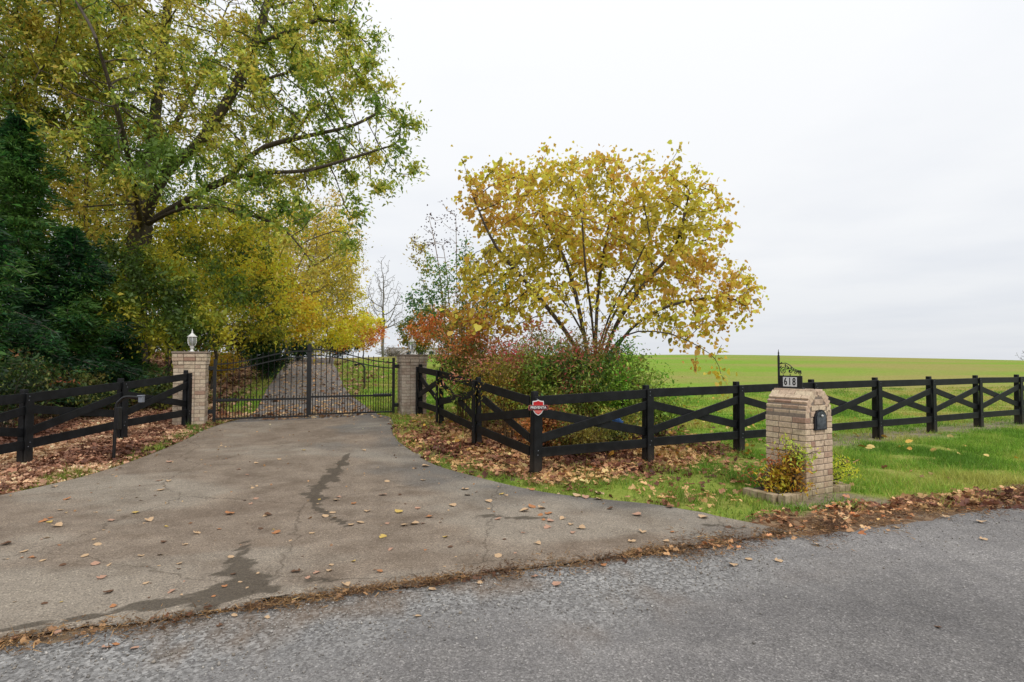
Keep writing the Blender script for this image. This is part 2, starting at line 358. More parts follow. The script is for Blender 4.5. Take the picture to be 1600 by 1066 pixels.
def ground():
    def axis(a, b, fine, lo, hi):
        c = list(np.arange(a, b, fine)); s = fine; v = b
        while v < hi: c.append(v); s *= 1.09; v += s
        s = fine; v = a
        while v > lo: s *= 1.09; v -= s; c.insert(0, v)
        return np.array(c)
    X = axis(-12, 14, .13, -900, 900); Y = axis(-.5, 19, .13, -300, 1200)
    gx, gy = np.meshgrid(X, Y); P = np.stack([gx.ravel(), gy.ravel()], 1)
    z = H(P[:, 0], P[:, 1])
    z += 0.02*wnoise(P, 0.7, 11)*sstep(pl_dist(P, FENCE_R)+pl_dist(P, LE4), 0, 3)*(~in_poly(P, DPOLY))*(P[:, 1]-road_y(P[:, 0]) > 0.3)*(np.hypot(*P.T) < 40)
    lit, dirt, n3 = fields(P)
    V = np.column_stack([P, z]); nx, ny = len(X), len(Y)
    i = np.arange(nx-1)[None, :]+np.arange(ny-1)[:, None]*nx; F = np.stack([i, i+1, i+nx+1, i+nx], -1).reshape(-1, 4)
    m, t, p, out = mat_new('ground_cover'); ge = N(t, 'ShaderNodeNewGeometry'); pos = ge.outputs['Position']
    nf = noise_node(t, 14, 6, 0.7, pos); nm = noise_node(t, 1.1, 5, 0.6, pos)
    mp = N(t, 'ShaderNodeMapping'); mp.inputs['Scale'].default_value = (0.035, 0.13, 0.1); mp.inputs['Rotation'].default_value = (0, 0, -0.2); L(t, pos, mp.inputs[0])
    nb = noise_node(t, 1.0, 5, 0.55, mp.outputs[0])
    g1 = ramp(t, nf.outputs[0], [(0.25, (0.09, 0.17, 0.015)), (0.5, (0.18, 0.32, 0.025)), (0.78, (0.30, 0.45, 0.055))])
    g2 = ramp(t, nf.outputs[0], [(0.25, (0.16, 0.14, 0.04)), (0.5, (0.31, 0.27, 0.08)), (0.78, (0.44, 0.38, 0.14))])
    fb = ramp(t, nb.outputs[0], [(0.45, (0, 0, 0)), (0.6, (.9, .9, .9))])
    fm = ramp(t, nm.outputs[0], [(0.4, (0, 0, 0)), (0.75, (0.3, 0.3, 0.3))])
    g = mixc(t, fb.outputs[0], g1.outputs[0], g2.outputs[0]); g = mixc(t, fm.outputs[0], g, g2.outputs[0])
    vo = N(t, 'ShaderNodeTexVoronoi'); vo.inputs['Scale'].default_value = 13; L(t, pos, vo.inputs['Vector'])
    sc = N(t, 'ShaderNodeSeparateColor')
    L(t, vo.outputs['Color'], sc.inputs[0])
    lc = ramp(t, sc.outputs[0], [(0.0, (0.07, 0.035, 0.018)), (0.35, (0.16, 0.085, 0.045)), (0.7, (0.26, 0.15, 0.085)), (1.0, (0.36, 0.25, 0.15))])
    dc = ramp(t, nf.outputs[0], [(0.3, (0.16, 0.125, 0.085)), (0.7, (0.34, 0.28, 0.20))])
    c = mixc(t, attr(t, 'dirt').outputs['Fac'], g, dc.outputs[0]); c = mixc(t, attr(t, 'litter').outputs['Fac'], c, lc.outputs[0])
    L(t, c, p.inputs['Base Color']); p.inputs['Roughness'].default_value = 1; p.inputs['Specular IOR Level'].default_value = 0.1
    bump(t, nf.outputs[0], 0.7, 0.03, p)
    me = np_mesh('ground', V, F, m, True, attrs={'litter': lit, 'dirt': dirt})
    tag(obj_from('ground', me), kind='structure')
ground()

def road():
    xs = np.concatenate([np.linspace(-60, -12, 40), np.linspace(-11.9, 14, 300), np.linspace(14.3, 90, 50)]); js = np.linspace(0, 1, 40)
    e = wnoise(xs[:, None], .5, 21)*.06+wnoise(xs[:, None], 3, 22)*.03
    top = road_y(xs)+e-.02+np.where(xs > 2.6, -.05, .06)
    Y = top[None, :]-js[:, None]*7.5; X = np.repeat(xs[None], 40, 0)
    z = H(X, Y)+.014; z[0] -= .02
    V = np.stack([X, Y, z], -1).reshape(-1, 3); nx = len(xs)
    i = np.arange(nx-1)[None, :]+np.arange(39)[:, None]*nx; F = np.stack([i, i+nx, i+nx+1, i+1], -1).reshape(-1, 4)
    P = V[:, :2]; rd = (P[:, 1]-road_y(P[:, 0]))
    # pale loose chips lie along the edge by the driveway
    loose = np.clip(sstep(rd+wnoise(P, .5, 23)*.35, -1.5, -.2)*sstep(-P[:, 0], -3.2, -.4), 0, 1)
    brown = np.clip(sstep(wnoise(P, .9, 25)+.25*sstep(rd, -.8, 0), .35, .8)*loose, 0, 1)
    m, t, p, out = mat_new('chip_seal'); pos = N(t, 'ShaderNodeNewGeometry').outputs['Position']
    vo = N(t, 'ShaderNodeTexVoronoi'); vo.inputs['Scale'].default_value = 100; L(t, pos, vo.inputs['Vector'])
    vo2 = N(t, 'ShaderNodeTexVoronoi'); vo2.inputs['Scale'].default_value = 160; L(t, pos, vo2.inputs['Vector'])
    s1 = N(t, 'ShaderNodeSeparateColor'); L(t, vo.outputs['Color'], s1.inputs[0]); s2 = N(t, 'ShaderNodeSeparateColor'); L(t, vo2.outputs['Color'], s2.inputs[0])
    nl = noise_node(t, .45, 4, .55, pos); nl2 = noise_node(t, 4, 4, .6, pos)
    c1 = ramp(t, s1.outputs[0], [(0, (0.09, 0.086, 0.083)), (0.45, (0.165, 0.16, 0.157)), (0.8, (0.22, 0.213, 0.208)), (0.97, (0.34, 0.33, 0.32)), (1, (0.5, 0.485, 0.47))])
    c2 = ramp(t, s2.outputs[0], [(0, (0.09, 0.087, 0.084)), (0.5, (0.165, 0.16, 0.157)), (1, (0.26, 0.253, 0.247))])
    c = mixc(t, .45, c1.outputs[0], c2.outputs[0]); c = mixc(t, 1.0, c, (1.32, 1.28, 1.25), 'MULTIPLY')
    fl = ramp(t, nl.outputs[0], [(.35, (.78, .78, .78)), (.65, (1.12, 1.12, 1.12))]); c = mixc(t, 1.0, c, fl.outputs[0], 'MULTIPLY')
    fl2 = ramp(t, nl2.outputs[0], [(.3, (.85, .85, .86)), (.7, (1.1, 1.1, 1.09))]); c = mixc(t, 1.0, c, fl2.outputs[0], 'MULTIPLY')
    mpw = N(t, 'ShaderNodeMapping'); mpw.inputs['Rotation'].default_value = (0, 0, -math.atan(ROAD_B)); mpw.inputs['Scale'].default_value = (.05, .55, 1); L(t, pos, mpw.inputs[0])
    nw = noise_node(t, 1.0, 3, .5, mpw.outputs[0]); fw = ramp(t, nw.outputs[0], [(.36, (.78, .78, .79)), (.62, (1.12, 1.12, 1.12))]); c = mixc(t, 1.0, c, fw.outputs[0], 'MULTIPLY')
    vo3 = N(t, 'ShaderNodeTexVoronoi'); vo3.inputs['Scale'].default_value = 58; L(t, pos, vo3.inputs['Vector']); s3 = N(t, 'ShaderNodeSeparateColor'); L(t, vo3.outputs['Color'], s3.inputs[0])
    lo = ramp(t, s3.outputs[1], [(0, (0.09, 0.085, 0.08)), (0.4, (0.24, 0.235, 0.225)), (0.8, (0.40, 0.39, 0.375)), (1, (0.58, 0.565, 0.54))])
    lm = N(t, 'ShaderNodeMath', operation='MULTIPLY'); L(t, attr(t, 'loose').outputs['Fac'], lm.inputs[0]); lm.inputs[1].default_value = .72
    c = mixc(t, lm.outputs[0], c, lo.outputs[0])
    bmx = N(t, 'ShaderNodeMath', operation='MULTIPLY'); L(t, attr(t, 'brown').outputs['Fac'], bmx.inputs[0]); bmx.inputs[1].default_value = .55
    c = mixc(t, bmx.outputs[0], c, (0.17, 0.105, 0.055))
    L(t, c, p.inputs['Base Color']); p.inputs['Roughness'].default_value = .9; p.inputs['Specular IOR Level'].default_value = .3
    hh = N(t, 'ShaderNodeMath', operation='ADD'); L(t, vo.outputs['Distance'], hh.inputs[0]); L(t, s1.outputs[1], hh.inputs[1]); bump(t, hh.outputs[0], .7, .006, p)
    me = np_mesh('road', V, F, m, True, attrs={'loose': loose, 'brown': brown}); tag(obj_from('road', me), kind='structure')
road()

def driveway():
    L2 = catmull([p[0] for p in PAIRS], 22); R2 = catmull([p[1] for p in PAIRS], 22); n = len(L2); nc = 130
    c = np.linspace(0, 1, nc); c = c[None, :, None]
    P = L2[:, None]*(1-c)+R2[:, None]*c
    jit = wnoise(P[:, 0], 1.2, 31)*.05; P[:, 0, 0] += jit; jit = wnoise(P[:, -1], 1.3, 32)*.04+wnoise(P[:, -1], 5, 33)*.015; P[:, -1, 0] += jit; P[:, -1, 1] += jit*.5
    P[0, :, 1] += wnoise(P[0], 1.1, 34)*.05+wnoise(P[0], 5, 35)*.022
    z = H(P[..., 0], P[..., 1])+.032
    V = np.concatenate([P, z[..., None]], -1)
    # rim drops to the ground
    V[:, 0, 2] -= .03; V[:, -1, 2] -= .03; V[0, :, 2] -= .016; V[0, :, 1] -= .01
    V = V.reshape(-1, 3); Q = V[:, :2]
    i = np.arange(nc-1)[None, :]+np.arange(n-1)[:, None]*nc; F = np.stack([i, i+1, i+nc+1, i+nc], -1).reshape(-1, 4)
    def trail(pts, w, sd, k=1.0):
        line = np.array([gnd(a, b)[:2] for a, b in pts]); ws = np.asarray(w)
        d = np.full(len(Q), 9.)
        for a, b, wa, wb in zip(line[:-1], line[1:], ws[:-1], ws[1:]):
            ab = b-a; tt = np.clip(((Q-a)@ab)/(ab@ab), 0, 1); dd = np.hypot(*(Q-(a+tt[:, None]*ab)).T)/(wa+(wb-wa)*tt); d = np.minimum(d, dd)
        d += wnoise(Q, 3.0, sd)*.45+wnoise(Q, 9, sd+1)*.28
        return np.clip(1.5-d, 0, 1)*(.6+.4*k)
    wet = np.zeros(len(Q))
    for a in [trail([(120, 975), (230, 952), (330, 940), (380, 915), (375, 880), (385, 850)], [.035, .09, .13, .17, .09, .03], 41),
              trail([(330, 945), (400, 930), (425, 912)], [.09, .11, .03], 43),
              trail([(545, 712), (520, 745), (488, 775), (495, 800), (545, 828)], [.035, .12, .10, .05, .03], 45, .8),
              trail([(480, 775), (510, 782)], [.08, .05], 47, .6),
              trail([(750, 812), (850, 815)], [.07, .06], 49, .6),
              trail([(1105, 826), (1160, 830)], [.05, .05], 51, .8),
              trail([(485, 915), (540, 915)], [.06, .04], 53, .5),
              trail([(0, 992), (150, 972)], [.03, .05], 55, .8)]: wet = np.maximum(wet, a)
    wet = np.maximum(wet, .62*(1-sstep((Q[:, 1]-road_y(Q[:, 0]))+wnoise(Q, 1.5, 57)*.05, .015, .12)))
    tan_ = sstep(wnoise(Q*np.array([1, 1.6]), .28, 59)+1.0*np.exp(-(((Q[:, 1]-road_y(Q[:, 0]))-.75)/.55)**2), .1, 1.0)
    grey = sstep(1.3-pl_dist(Q, RE4)+wnoise(Q, .5, 61)*.5, 0, 1.3)
    far = sstep(Q[:, 1]-(.369/.929)*(Q[:, 0]+4.7)-13.05, -.03, .03)
    m, t, p, out = mat_new('old_asphalt'); pos = N(t, 'ShaderNodeNewGeometry').outputs['Position']
    vo = N(t, 'ShaderNodeTexVoronoi'); vo.inputs['Scale'].default_value = 130; L(t, pos, vo.inputs['Vector'])
    s1 = N(t, 'ShaderNodeSeparateColor'); L(t, vo.outputs['Color'], s1.inputs[0])
    nn = noise_node(t, 3.2, 6, .62, pos); n0 = noise_node(t, .6, 3, .5, pos)
    base = ramp(t, nn.outputs[0], [(.3, (0.185, 0.142, 0.105)), (.7, (0.29, 0.232, 0.178))])
    c_ = mixc(t, attr(t, 'grey').outputs['Fac'], base.outputs[0], (0.165, 0.15, 0.133))
    tm = N(t, 'ShaderNodeMath', operation='MULTIPLY'); L(t, attr(t, 'tan').outputs['Fac'], tm.inputs[0]); tm.inputs[1].default_value = .6
    c_ = mixc(t, tm.outputs[0], c_, (0.33, 0.29, 0.235))
    c_ = mixc(t, attr(t, 'far').outputs['Fac'], c_, (0.21, 0.185, 0.17))
    rm = ramp(t, n0.outputs[0], [(.5, (0, 0, 0)), (.75, (.5, .5, .5))]); c_ = mixc(t, rm.outputs[0], c_, (0.17, 0.12, 0.085))
    nq = noise_node(t, 1.3, 7, .68, pos); fq = ramp(t, nq.outputs[0], [(.32, (.66, .62, .58)), (.5, (1, 1, 1)), (.7, (1.16, 1.15, 1.13))]); c_ = mixc(t, .8, c_, fq.outputs[0], 'MULTIPLY')
    nd = noise_node(t, 2.5, 4, .6, pos); vd = N(t, 'ShaderNodeVectorMath', operation='MULTIPLY_ADD'); L(t, nd.outputs['Color'], vd.inputs[0]); vd.inputs[1].default_value = (.35, .35, .35); L(t, pos, vd.inputs[2])
    vc = N(t, 'ShaderNodeTexVoronoi', feature='DISTANCE_TO_EDGE'); vc.inputs['Scale'].default_value = .38; L(t, vd.outputs[0], vc.inputs['Vector'])
    ck = ramp(t, vc.outputs['Distance'], [(.0, (.42, .40, .38)), (.0045, (1, 1, 1))]); c_ = mixc(t, .75, c_, ck.outputs[0], 'MULTIPLY')
    ag = ramp(t, s1.outputs[0], [(0, (.55, .55, .55)), (.5, (1, 1, 1)), (.93, (1.15, 1.15, 1.15)), (1, (1.8, 1.8, 1.75))]); c_ = mixc(t, 1.0, c_, ag.outputs[0], 'MULTIPLY')
    nw = noise_node(t, 11, 6, .7, pos); wa = N(t, 'ShaderNodeMath', operation='ADD'); L(t, attr(t, 'wet').outputs['Fac'], wa.inputs[0]); L(t, nw.outputs[0], wa.inputs[1])
    wm = N(t, 'ShaderNodeMapRange'); L(t, wa.outputs[0], wm.inputs[0]); wm.inputs[1].default_value = .94; wm.inputs[2].default_value = 1.22; wm.inputs[3].default_value = 0; wm.inputs[4].default_value = .76
    sd = mixc(t, s1.outputs[1], (0.03, 0.024, 0.017), (0.085, 0.066, 0.045)); c_ = mixc(t, wm.outputs[0], c_, sd)
    L(t, c_, p.inputs['Base Color']); p.inputs['Roughness'].default_value = .88; p.inputs['Specular IOR Level'].default_value = .3
    bump(t, s1.outputs[2], .35, .003, p)
    me = np_mesh('driveway', V, F, m, True, attrs={'wet': wet, 'tan': tan_, 'grey': grey, 'far': far}); tag(obj_from('driveway', me), kind='structure')
driveway()

# ------------------------------------------------------------------ brick work
_bricks = {}
def brick_mesh(l, d, h, mat):
    k = (round(l, 3), round(d, 3), round(h, 3), mat)
    if k not in _bricks: _bricks[k] = bm_mesh('brick', bevel_box(l, d, h, .0045), M[mat])
    return _bricks[k]
def brick(parent, l, d, h, mat, loc, rz=0, rot=None):
    o = obj_from('brick', brick_mesh(l, d, h, mat), parent); o.location = loc
    o.rotation_euler = rot if rot else (random.uniform(-.006, .006), random.uniform(-.006, .006), rz+random.uniform(-.008, .008)); return o
def course(parent, w, l, z, ch, k, mat, depth=.1, joint=.009):
    """pinwheel ring of bricks round a w x l rectangle centred on the parent"""
    for side in range(4):
        ln = (w, l, w, l)[side]-depth; ang = side*math.pi/2; half = (l, w, l, w)[side]/2; mid0 = -(w, l, w, l)[side]/2
        full = (ln-.0)/2.5; segs = [full, full, full/2] if k % 2 == 0 else [full/2, full, full]
        u = mid0+ (depth if k % 2 else 0)
        for s in segs:
            c = u+s/2; u += s; y = -half+depth/2
            x_, y_ = c*math.cos(ang)-y*math.sin(ang), c*math.sin(ang)+y*math.cos(ang)
            j = random.uniform(-.003, .003); nx, ny = math.sin(ang), -math.cos(ang)
            brick(parent, s-joint, depth-(.0 if True else 0)-joint*.5, ch-joint, mat, (x_+nx*j, y_+ny*j, z+ch/2), ang)
GU = np.array([.929, .369]); GA = math.atan2(.369, .929)
GATE_L, GATE_R = np.array([-6.5, 12.4]), np.array([-2.85, 13.85])
def pillar(cx, cy, top, label, mat):
    z0 = h1(cx, cy)-.06; r = empty('brick_gate_pillar', (cx, cy, z0), label, 'pillar', 'brick pillars either side of the gate', GA)
    Ht = top-z0; nC = 20; ch = Ht/(nC+.6); w = .60
    for k in range(nC):
        ww = w+(.05 if k >= nC-2 else (.025 if k == nC-3 else 0)); course(r, ww, ww, k*ch, ch, k, mat)
    part('mortar_core', bevel_box(w-.016, w-.016, nC*ch-.004, 0), M['mortar'], r, (0, 0, nC*ch/2))
    cap = bevel_box(w+.07, w+.07, ch*.55, .01, 2); part('cap', cap, M['mortar'], r, (0, 0, nC*ch+ch*.275))
    return r, z0+nC*ch+ch*.55
PL = GATE_L-GU*.42; PR = GATE_R+GU*.42
pil_l, topl = pillar(PL[0], PL[1], 1.775, 'cream brick gate pillar beside the wooded bank, white lantern on top', 'brick_pillar')
pil_r, topr = pillar(PR[0], PR[1], 1.735, 'greyish tan brick gate pillar beside the shrubs and grass field', 'brick_pillar2')

def lantern(x, y, z, label, s=1.0):
    r = empty('post_lantern', (x, y, z), label, 'lantern', 'white lanterns on the gate pillars'); r.scale = (s, s, s)
    part('base', lathe([(.055, 0), (.055, .012), (.035, .022), (.026, .05), (.03, .075), (.05, .095), (.03, .11), (.06, .13)], 14), M['white_metal'], r, smooth=True)
    gl = [(.062, .132), (.088, .19), (.094, .245), (.082, .31), (.075, .325)]
    part('glass', lathe(gl, 12), M['glass'], r, smooth=True)
    for i in range(6):
        a = i*math.pi/3; part('frame_bar', tube([((q+.004)*math.cos(a), (q+.004)*math.sin(a), zz) for q, zz in gl], .006, 5), M['white_metal'], r)
    part('roof', lathe([(.10, .322), (.104, .334), (.078, .352), (.045, .385), (.02, .41), (.016, .425)], 14), M['white_metal'], r, smooth=True)
    part('finial', lathe([(.012, .422), (.02, .436), (.012, .45), (.006, .48), (.002, .51)], 10), M['white_metal'], r, smooth=True)
    part('candle_tube', lathe([(.014, .128), (.014, .21), (.02, .23), (.012, .265), (.003, .28)], 8), M['white'], r, smooth=True)
lantern(PL[0], PL[1], topl, 'white lantern with glass panes on the cream brick gate pillar', .97)
lantern(PR[0], PR[1], topr, 'white lantern on the greyish tan gate pillar beside the shrubs', .95)

# ------------------------------------------------------------------ gate leaves
def sq(p0, p1, w, d=None):
    """square bar between two points in the local xz plane (d along y)"""
    d = d or w; a, b = Vector(p0), Vector(p1); t = (b-a).normalized(); n = Vector((0, 1, 0)); s = t.cross(n).normalized()
    bm = bmesh.new(); vs = []
    for p in (a, b):
        for i, j in ((-1, -1), (1, -1), (1, 1), (-1, 1)): vs.append(bm.verts.new(p+s*(i*w/2)+n*(j*d/2)))
    bm.faces.new(vs[3::-1]); bm.faces.new(vs[4:])
    for i in range(4): bm.faces.new((vs[i], vs[(i+1) % 4], vs[4+(i+1) % 4], vs[4+i]))
    bmesh.ops.recalc_face_normals(bm, faces=bm.faces[:]); return bm
def gate_leaf(org, ang, W_, hz, label, mirror, zoff):
    """hinge stile at x=0, meeting stile at x=W_"""
    r = empty('iron_gate_leaf', (org[0], org[1], hz), label, 'gate', 'leaves of the double iron gate', ang)
    sx = -1 if mirror else 1
    hh, hc = 1.30, 1.60
    top = lambda x: hh+(hc-hh)*(0.5-0.5*math.cos(math.pi*min(1, max(0, (x/W_)*1.04))))-.05
    B = .04
    def add(name, bm): return part(name, bm, M['iron'], r)
    add('hinge_stile', sq((0, 0, B-.08), (0, 0, hh+.06), .06)); add('meeting_stile', sq((sx*W_, 0, B), (sx*W_, 0, hc+.07), .052))
    add('bottom_rail', sq((sx*.032, 0, B+.02), (sx*(W_-.028), 0, B+.02), .035)); add('middle_rail', sq((sx*.032, 0, .46), (sx*(W_-.028), 0, .46), .042))
    for dz, nm in ((0, 'top_rail'), (-.135, 'top_rail')):
        bm = bmesh.new(); xs = np.linspace(.032, W_-.028, 15); rings = []
        for x in xs:
            rings.append([bm.verts.new((sx*x, j*.016, top(x)+dz+i*.013)) for i, j in ((-1, -1), (1, -1), (1, 1), (-1, 1))])
        for a, b in zip(rings[:-1], rings[1:]):
            for i in range(4): bm.faces.new((a[i], a[(i+1) % 4], b[(i+1) % 4], b[i]))
        bm.faces.new(rings[0]); bm.faces.new(rings[-1][::-1]); bmesh.ops.recalc_face_normals(bm, faces=bm.faces[:]); add(nm, bm)
    n = 15; dx = W_/(n+1)
    for k in range(1, n+1):
        x = k*dx; tz = top(x)+.06
        bm = tube([(sx*x, 0, B+.03), (sx*x, 0, tz), (sx*x, 0, tz+.012), (sx*x, 0, tz+.055)], [.0088, .0088, .014, .001], 5); add('picket', bm)
    for k in range(n+1):
        x = (k+.5)*dx; add('short_picket', tube([(sx*x, 0, B+.03), (sx*x, 0, .51), (sx*x, 0, .52), (sx*x, 0, .555)], [.0078, .0078, .013, .001], 5))
    for z in (.22, 1.16):
        o = add('hinge', bevel_box(.10, .06, .09, .008)); o.location = (-sx*.075, 0, z)
    o = add('gate_operator', bevel_box(.42, .09, .075, .02, 2)); o.location = (sx*.25, .085, .46)
    o = add('operator_arm', tube([(sx*.44, .085, .46), (sx*.75, .06, .46)], .016, 7))
    return r
gw = float(np.linalg.norm(GATE_R-GATE_L)); zl = h1(*(GATE_L+GU*.9))+.05; zr = h1(*(GATE_R-GU*.9))+.05
gl_ = gate_leaf(GATE_L+GU*.03, GA, gw/2-.055, zl, 'black iron gate leaf hung on the cream brick pillar', False, 0)
gr_ = gate_leaf(GATE_R-GU*.03, GA, gw/2-.055, zr, 'black iron gate leaf hung on the greyish tan pillar by the shrubs', True, 0)
part('latch_plate', bevel_box(.075, .03, .16, .006), M['iron'], gl_, (gw/2-.035, -.042, 1.62))

# ------------------------------------------------------------------ board fences
def board(p0, p1, w, th, nrm):
    """upright board; p0,p1 centre ends; plumb-cut ends"""
    p0, p1, nrm = Vector(p0), Vector(p1), Vector(nrm); bm = bmesh.new(); vs = []
    t = (p1-p0); hd = math.hypot(t.x, t.y); vh = w/2*math.sqrt(1+(t.z/max(hd, 1e-4))**2)
    for p in (p0, p1):
        for i, j in ((-1, -1), (1, -1), (1, 1), (-1, 1)): vs.append(bm.verts.new(p+Vector((0, 0, i*vh))+nrm*(j*th/2)))
    bm.faces.new(vs[3::-1]); bm.faces.new(vs[4:])
    for i in range(4): bm.faces.new((vs[i], vs[(i+1) % 4], vs[4+(i+1) % 4], vs[4+i]))
    bmesh.ops.recalc_face_normals(bm, faces=bm.faces[:])
    bmesh.ops.bevel(bm, geom=bm.edges[:], offset=.004, segments=1, affect='EDGES'); return bm
def fence(label, posts, side, first=True, last=True, pw=.10, flip=False, group='black board fences with crossed braces'):
    """posts: (x, y, z_ground, z_top_of_rail); side: +1 boards on the right of the direction of travel"""
    P = [Vector(p[:3]) for p in posts]; T = [p[3] for p in posts]; n = len(P)
    r = empty('board_fence', P[0], label, 'fence', group); o0 = P[0]
    def add(name, bm): return part(name, bm, M['fence'], r)
    def nr(i, j):
        d = (P[j]-P[i]); d.z = 0; d.normalize(); return Vector((d.y, -d.x, 0))*side, d
    for i in range(n):
        nrm, d = nr(i, i+1) if i < n-1 else nr(i-1, i)
        if (i == 0 and not first) or (i == n-1 and not last): continue
        b = bevel_box(pw, pw, T[i]+.055-P[i].z+.3, .008)
        tz = (T[i]+.055-P[i].z+.3)/2
        for v in b.verts:
            if v.co.z > tz-.02: v.co.x *= .72; v.co.y *= .72
        o = add('post', b); o.location = P[i]-o0+Vector((0, 0, tz-.3)); o.rotation_euler = (random.uniform(-.012, .012), random.uniform(-.012, .012), math.atan2(d.y, d.x))
        hb = T[i]-P[i].z-.005; o = add('face_board', bevel_box(.125, .028, hb+.12, .004)); o.location = P[i]-o0+nrm*(pw/2+.028+.016)+Vector((0, 0, hb/2-.06)); o.rotation_euler = (0, random.uniform(-.01, .01), math.atan2(d.y, d.x))
    for i in range(n-1):
        nrm, d = nr(i, i+1); off = nrm*(pw/2+.014); a, b = P[i]-o0, P[i+1]-o0
        za, zb = T[i]-o0.z, T[i+1]-o0.z; ga, gb = P[i].z-o0.z, P[i+1].z-o0.z; e = d*.0015; j = lambda: random.uniform(-.008, .008)
        def pt(p, z, q): return Vector((p.x, p.y, z))+q
        add('top_rail', board(pt(a, za-.07+j(), off+e), pt(b, zb-.07+j(), off-e), .135, .027, nrm))
        add('bottom_rail', board(pt(a, ga+.30+j(), off+e), pt(b, gb+.30+j(), off-e), .135, .027, nrm))
        lo_a, hi_a, lo_b, hi_b = ga+.475+j(), za-.24+j(), gb+.475+j(), zb-.24+j()
        add('brace', board(pt(a, hi_a if flip else lo_a, off+e), pt(b, lo_b if flip else hi_b, off-e), .125, .026, nrm))
        ob = nrm*(pw/2-.016); g = d*(pw/2-.01)
        add('brace', board(pt(a, lo_a if flip else hi_a, ob+g), pt(b, hi_b if flip else lo_b, ob-g), .125, .026, nrm))
    nm_ = bm_mesh('nail_head', lathe([(.007, 0), (.007, .002), (.003, .004)], 6), M['greybox'])
    for i in range(n):
        if (i == 0 and not first) or (i == n-1 and not last): continue
        nrm, d = nr(i, i+1) if i < n-1 else nr(i-1, i)
        for z in (T[i]-.045, T[i]-.10, P[i].z+.27, P[i].z+.33):
            o = obj_from('nail_head', nm_, r); q = P[i]-o0+nrm*(pw/2+.028+.0305)+d*random.uniform(-.03, .03); o.location = (q.x, q.y, z-o0.z); o.rotation_euler = nrm.to_track_quat('Z', 'Y').to_euler()
    return r
def zt(px_y, Y): return at(800, px_y, Y)[2]
pR = [(FENCE_R[k][0], FENCE_R[k][1], h1(*FENCE_R[k]), h1(*FENCE_R[k])+[1.085, 1.13, 1.16, 1.17, 1.18, 1.18, 1.18, 1.18, 1.18, 1.18][k]) for k in range(10)]
fence('long black board fence along the road, open grass field behind', pR, 1, pw=.115)
pD = [(x, y, h1(x, y), t_) for (x, y), t_ in zip(FENCE_D, (pR[0][3]-.012, 1.235, 1.375, 1.44))]
pD[0] = (FENCE_D[0][0]-.01, FENCE_D[0][1]+.062, pD[0][2], pD[0][3])
fence('short black board fence running from the corner post to the greyish tan pillar', pD, -1, first=False, pw=.10, flip=True)
pL = [(x, y, h1(x, y), t_) for (x, y), t_ in zip(FENCE_L, (1.325, 1.205, 1.10, 1.05, 1.03))]
fence('black board fence below the evergreens, ending at the cream pillar', pL, -1, pw=.105, flip=True)

# security sign on the corner post
def text_mesh(txt, size, mat, depth=.0015, font_scale=(1, 1)):
    cu = bpy.data.curves.new('txt', 'FONT'); cu.body = txt; cu.size = size; cu.align_x = 'CENTER'; cu.align_y = 'CENTER'; cu.extrude = depth; cu.offset = size*.018
    o = bpy.data.objects.new('txt', cu); COL.objects.link(o); dg = bpy.context.evaluated_depsgraph_get(); me = bpy.data.meshes.new_from_object(o.evaluated_get(dg))
    bpy.data.objects.remove(o); me.materials.clear(); me.materials.append(mat)
    for v in me.vertices: v.co = Vector((v.co.x*font_scale[0], -v.co.z, v.co.y*font_scale[1]))
    return me
def shield(s):
    p = [(0, .108), (.03, .095), (.078, .088), (.08, .0), (.07, -.04), (.05, -.075), (.025, -.098), (0, -.11), (-.025, -.098), (-.05, -.075), (-.07, -.04), (-.08, 0), (-.078, .088), (-.03, .095)]
    return [(x*s, z*s) for x, z in p]
sp_ = at(841, 637, 7.86)
sg = empty('security_sign', (sp_[0], sp_[1], sp_[2]), 'small red shield sign with white border and PREVENTA lettering on the corner post', 'sign', rz=.12)
part('border', prism(shield(1.0), .006), M['white'], sg); part('face', prism(shield(.86), .004), M['red'], sg, (0, -.004, 0))
part('band_rim', prism([(-.13, -.034), (.13, -.034), (.14, 0), (.13, .034), (-.13, .034), (-.14, 0)], .004), M['palered'], sg, (0, -.0085, 0))
part('band', prism([(-.126, -.03), (.126, -.03), (.135, 0), (.126, .03), (-.126, .03), (-.135, 0)], .004), M['darkred'], sg, (0, -.0115, 0))
obj_from('lettering', text_mesh('PREVENTA', .05, M['white'], font_scale=(.92, 1.0)), sg, (0, -.0138, 0))
part('small_print', prism([(-.045, -.058), (.045, -.058), (.05, -.042), (-.05, -.042)], .002), M['palered'], sg, (0, -.0062, 0))
part('small_print', prism([(-.03, -.078), (.03, -.078), (.036, -.066), (-.036, -.066)], .002), M['palered'], sg, (0, -.0062, 0))
part('bracket', bevel_box(.05, .05, .05, .004), M['iron'], sg, (0, .03, 0))

# ------------------------------------------------------------------ brick mailbox
MB = np.array([3.33, 6.48]); MA = math.radians(28.5); e1 = np.array([math.cos(MA), math.sin(MA)]); e2 = np.array([-e1[1], e1[0]])
MW, ML = .50, .53
mc = MB+e1*MW/2+e2*ML/2; mz = h1(*mc)-.03
mb = empty('brick_mailbox', (mc[0], mc[1], mz), 'tan brick mailbox pillar with rounded top in a low brick planter by the road', 'mailbox', rz=MA)
CH = .0685; NC = 14
for k in range(NC): course(mb, MW, ML, k*CH, CH, k, 'brick_mail')
part('mortar_core', bevel_box(MW-.018, ML-.018, NC*CH, 0), M['mortar'], mb, (0, 0, NC*CH/2))
zs = NC*CH; R_ = MW/2; nv = 11; bt = .09
RISE = .325
th_ = np.linspace(0, math.pi, 400); ex, ez = R_*np.cos(th_), RISE*np.sin(th_); al = np.concatenate([[0], np.cumsum(np.hypot(np.diff(ex), np.diff(ez)))]); nv = 13
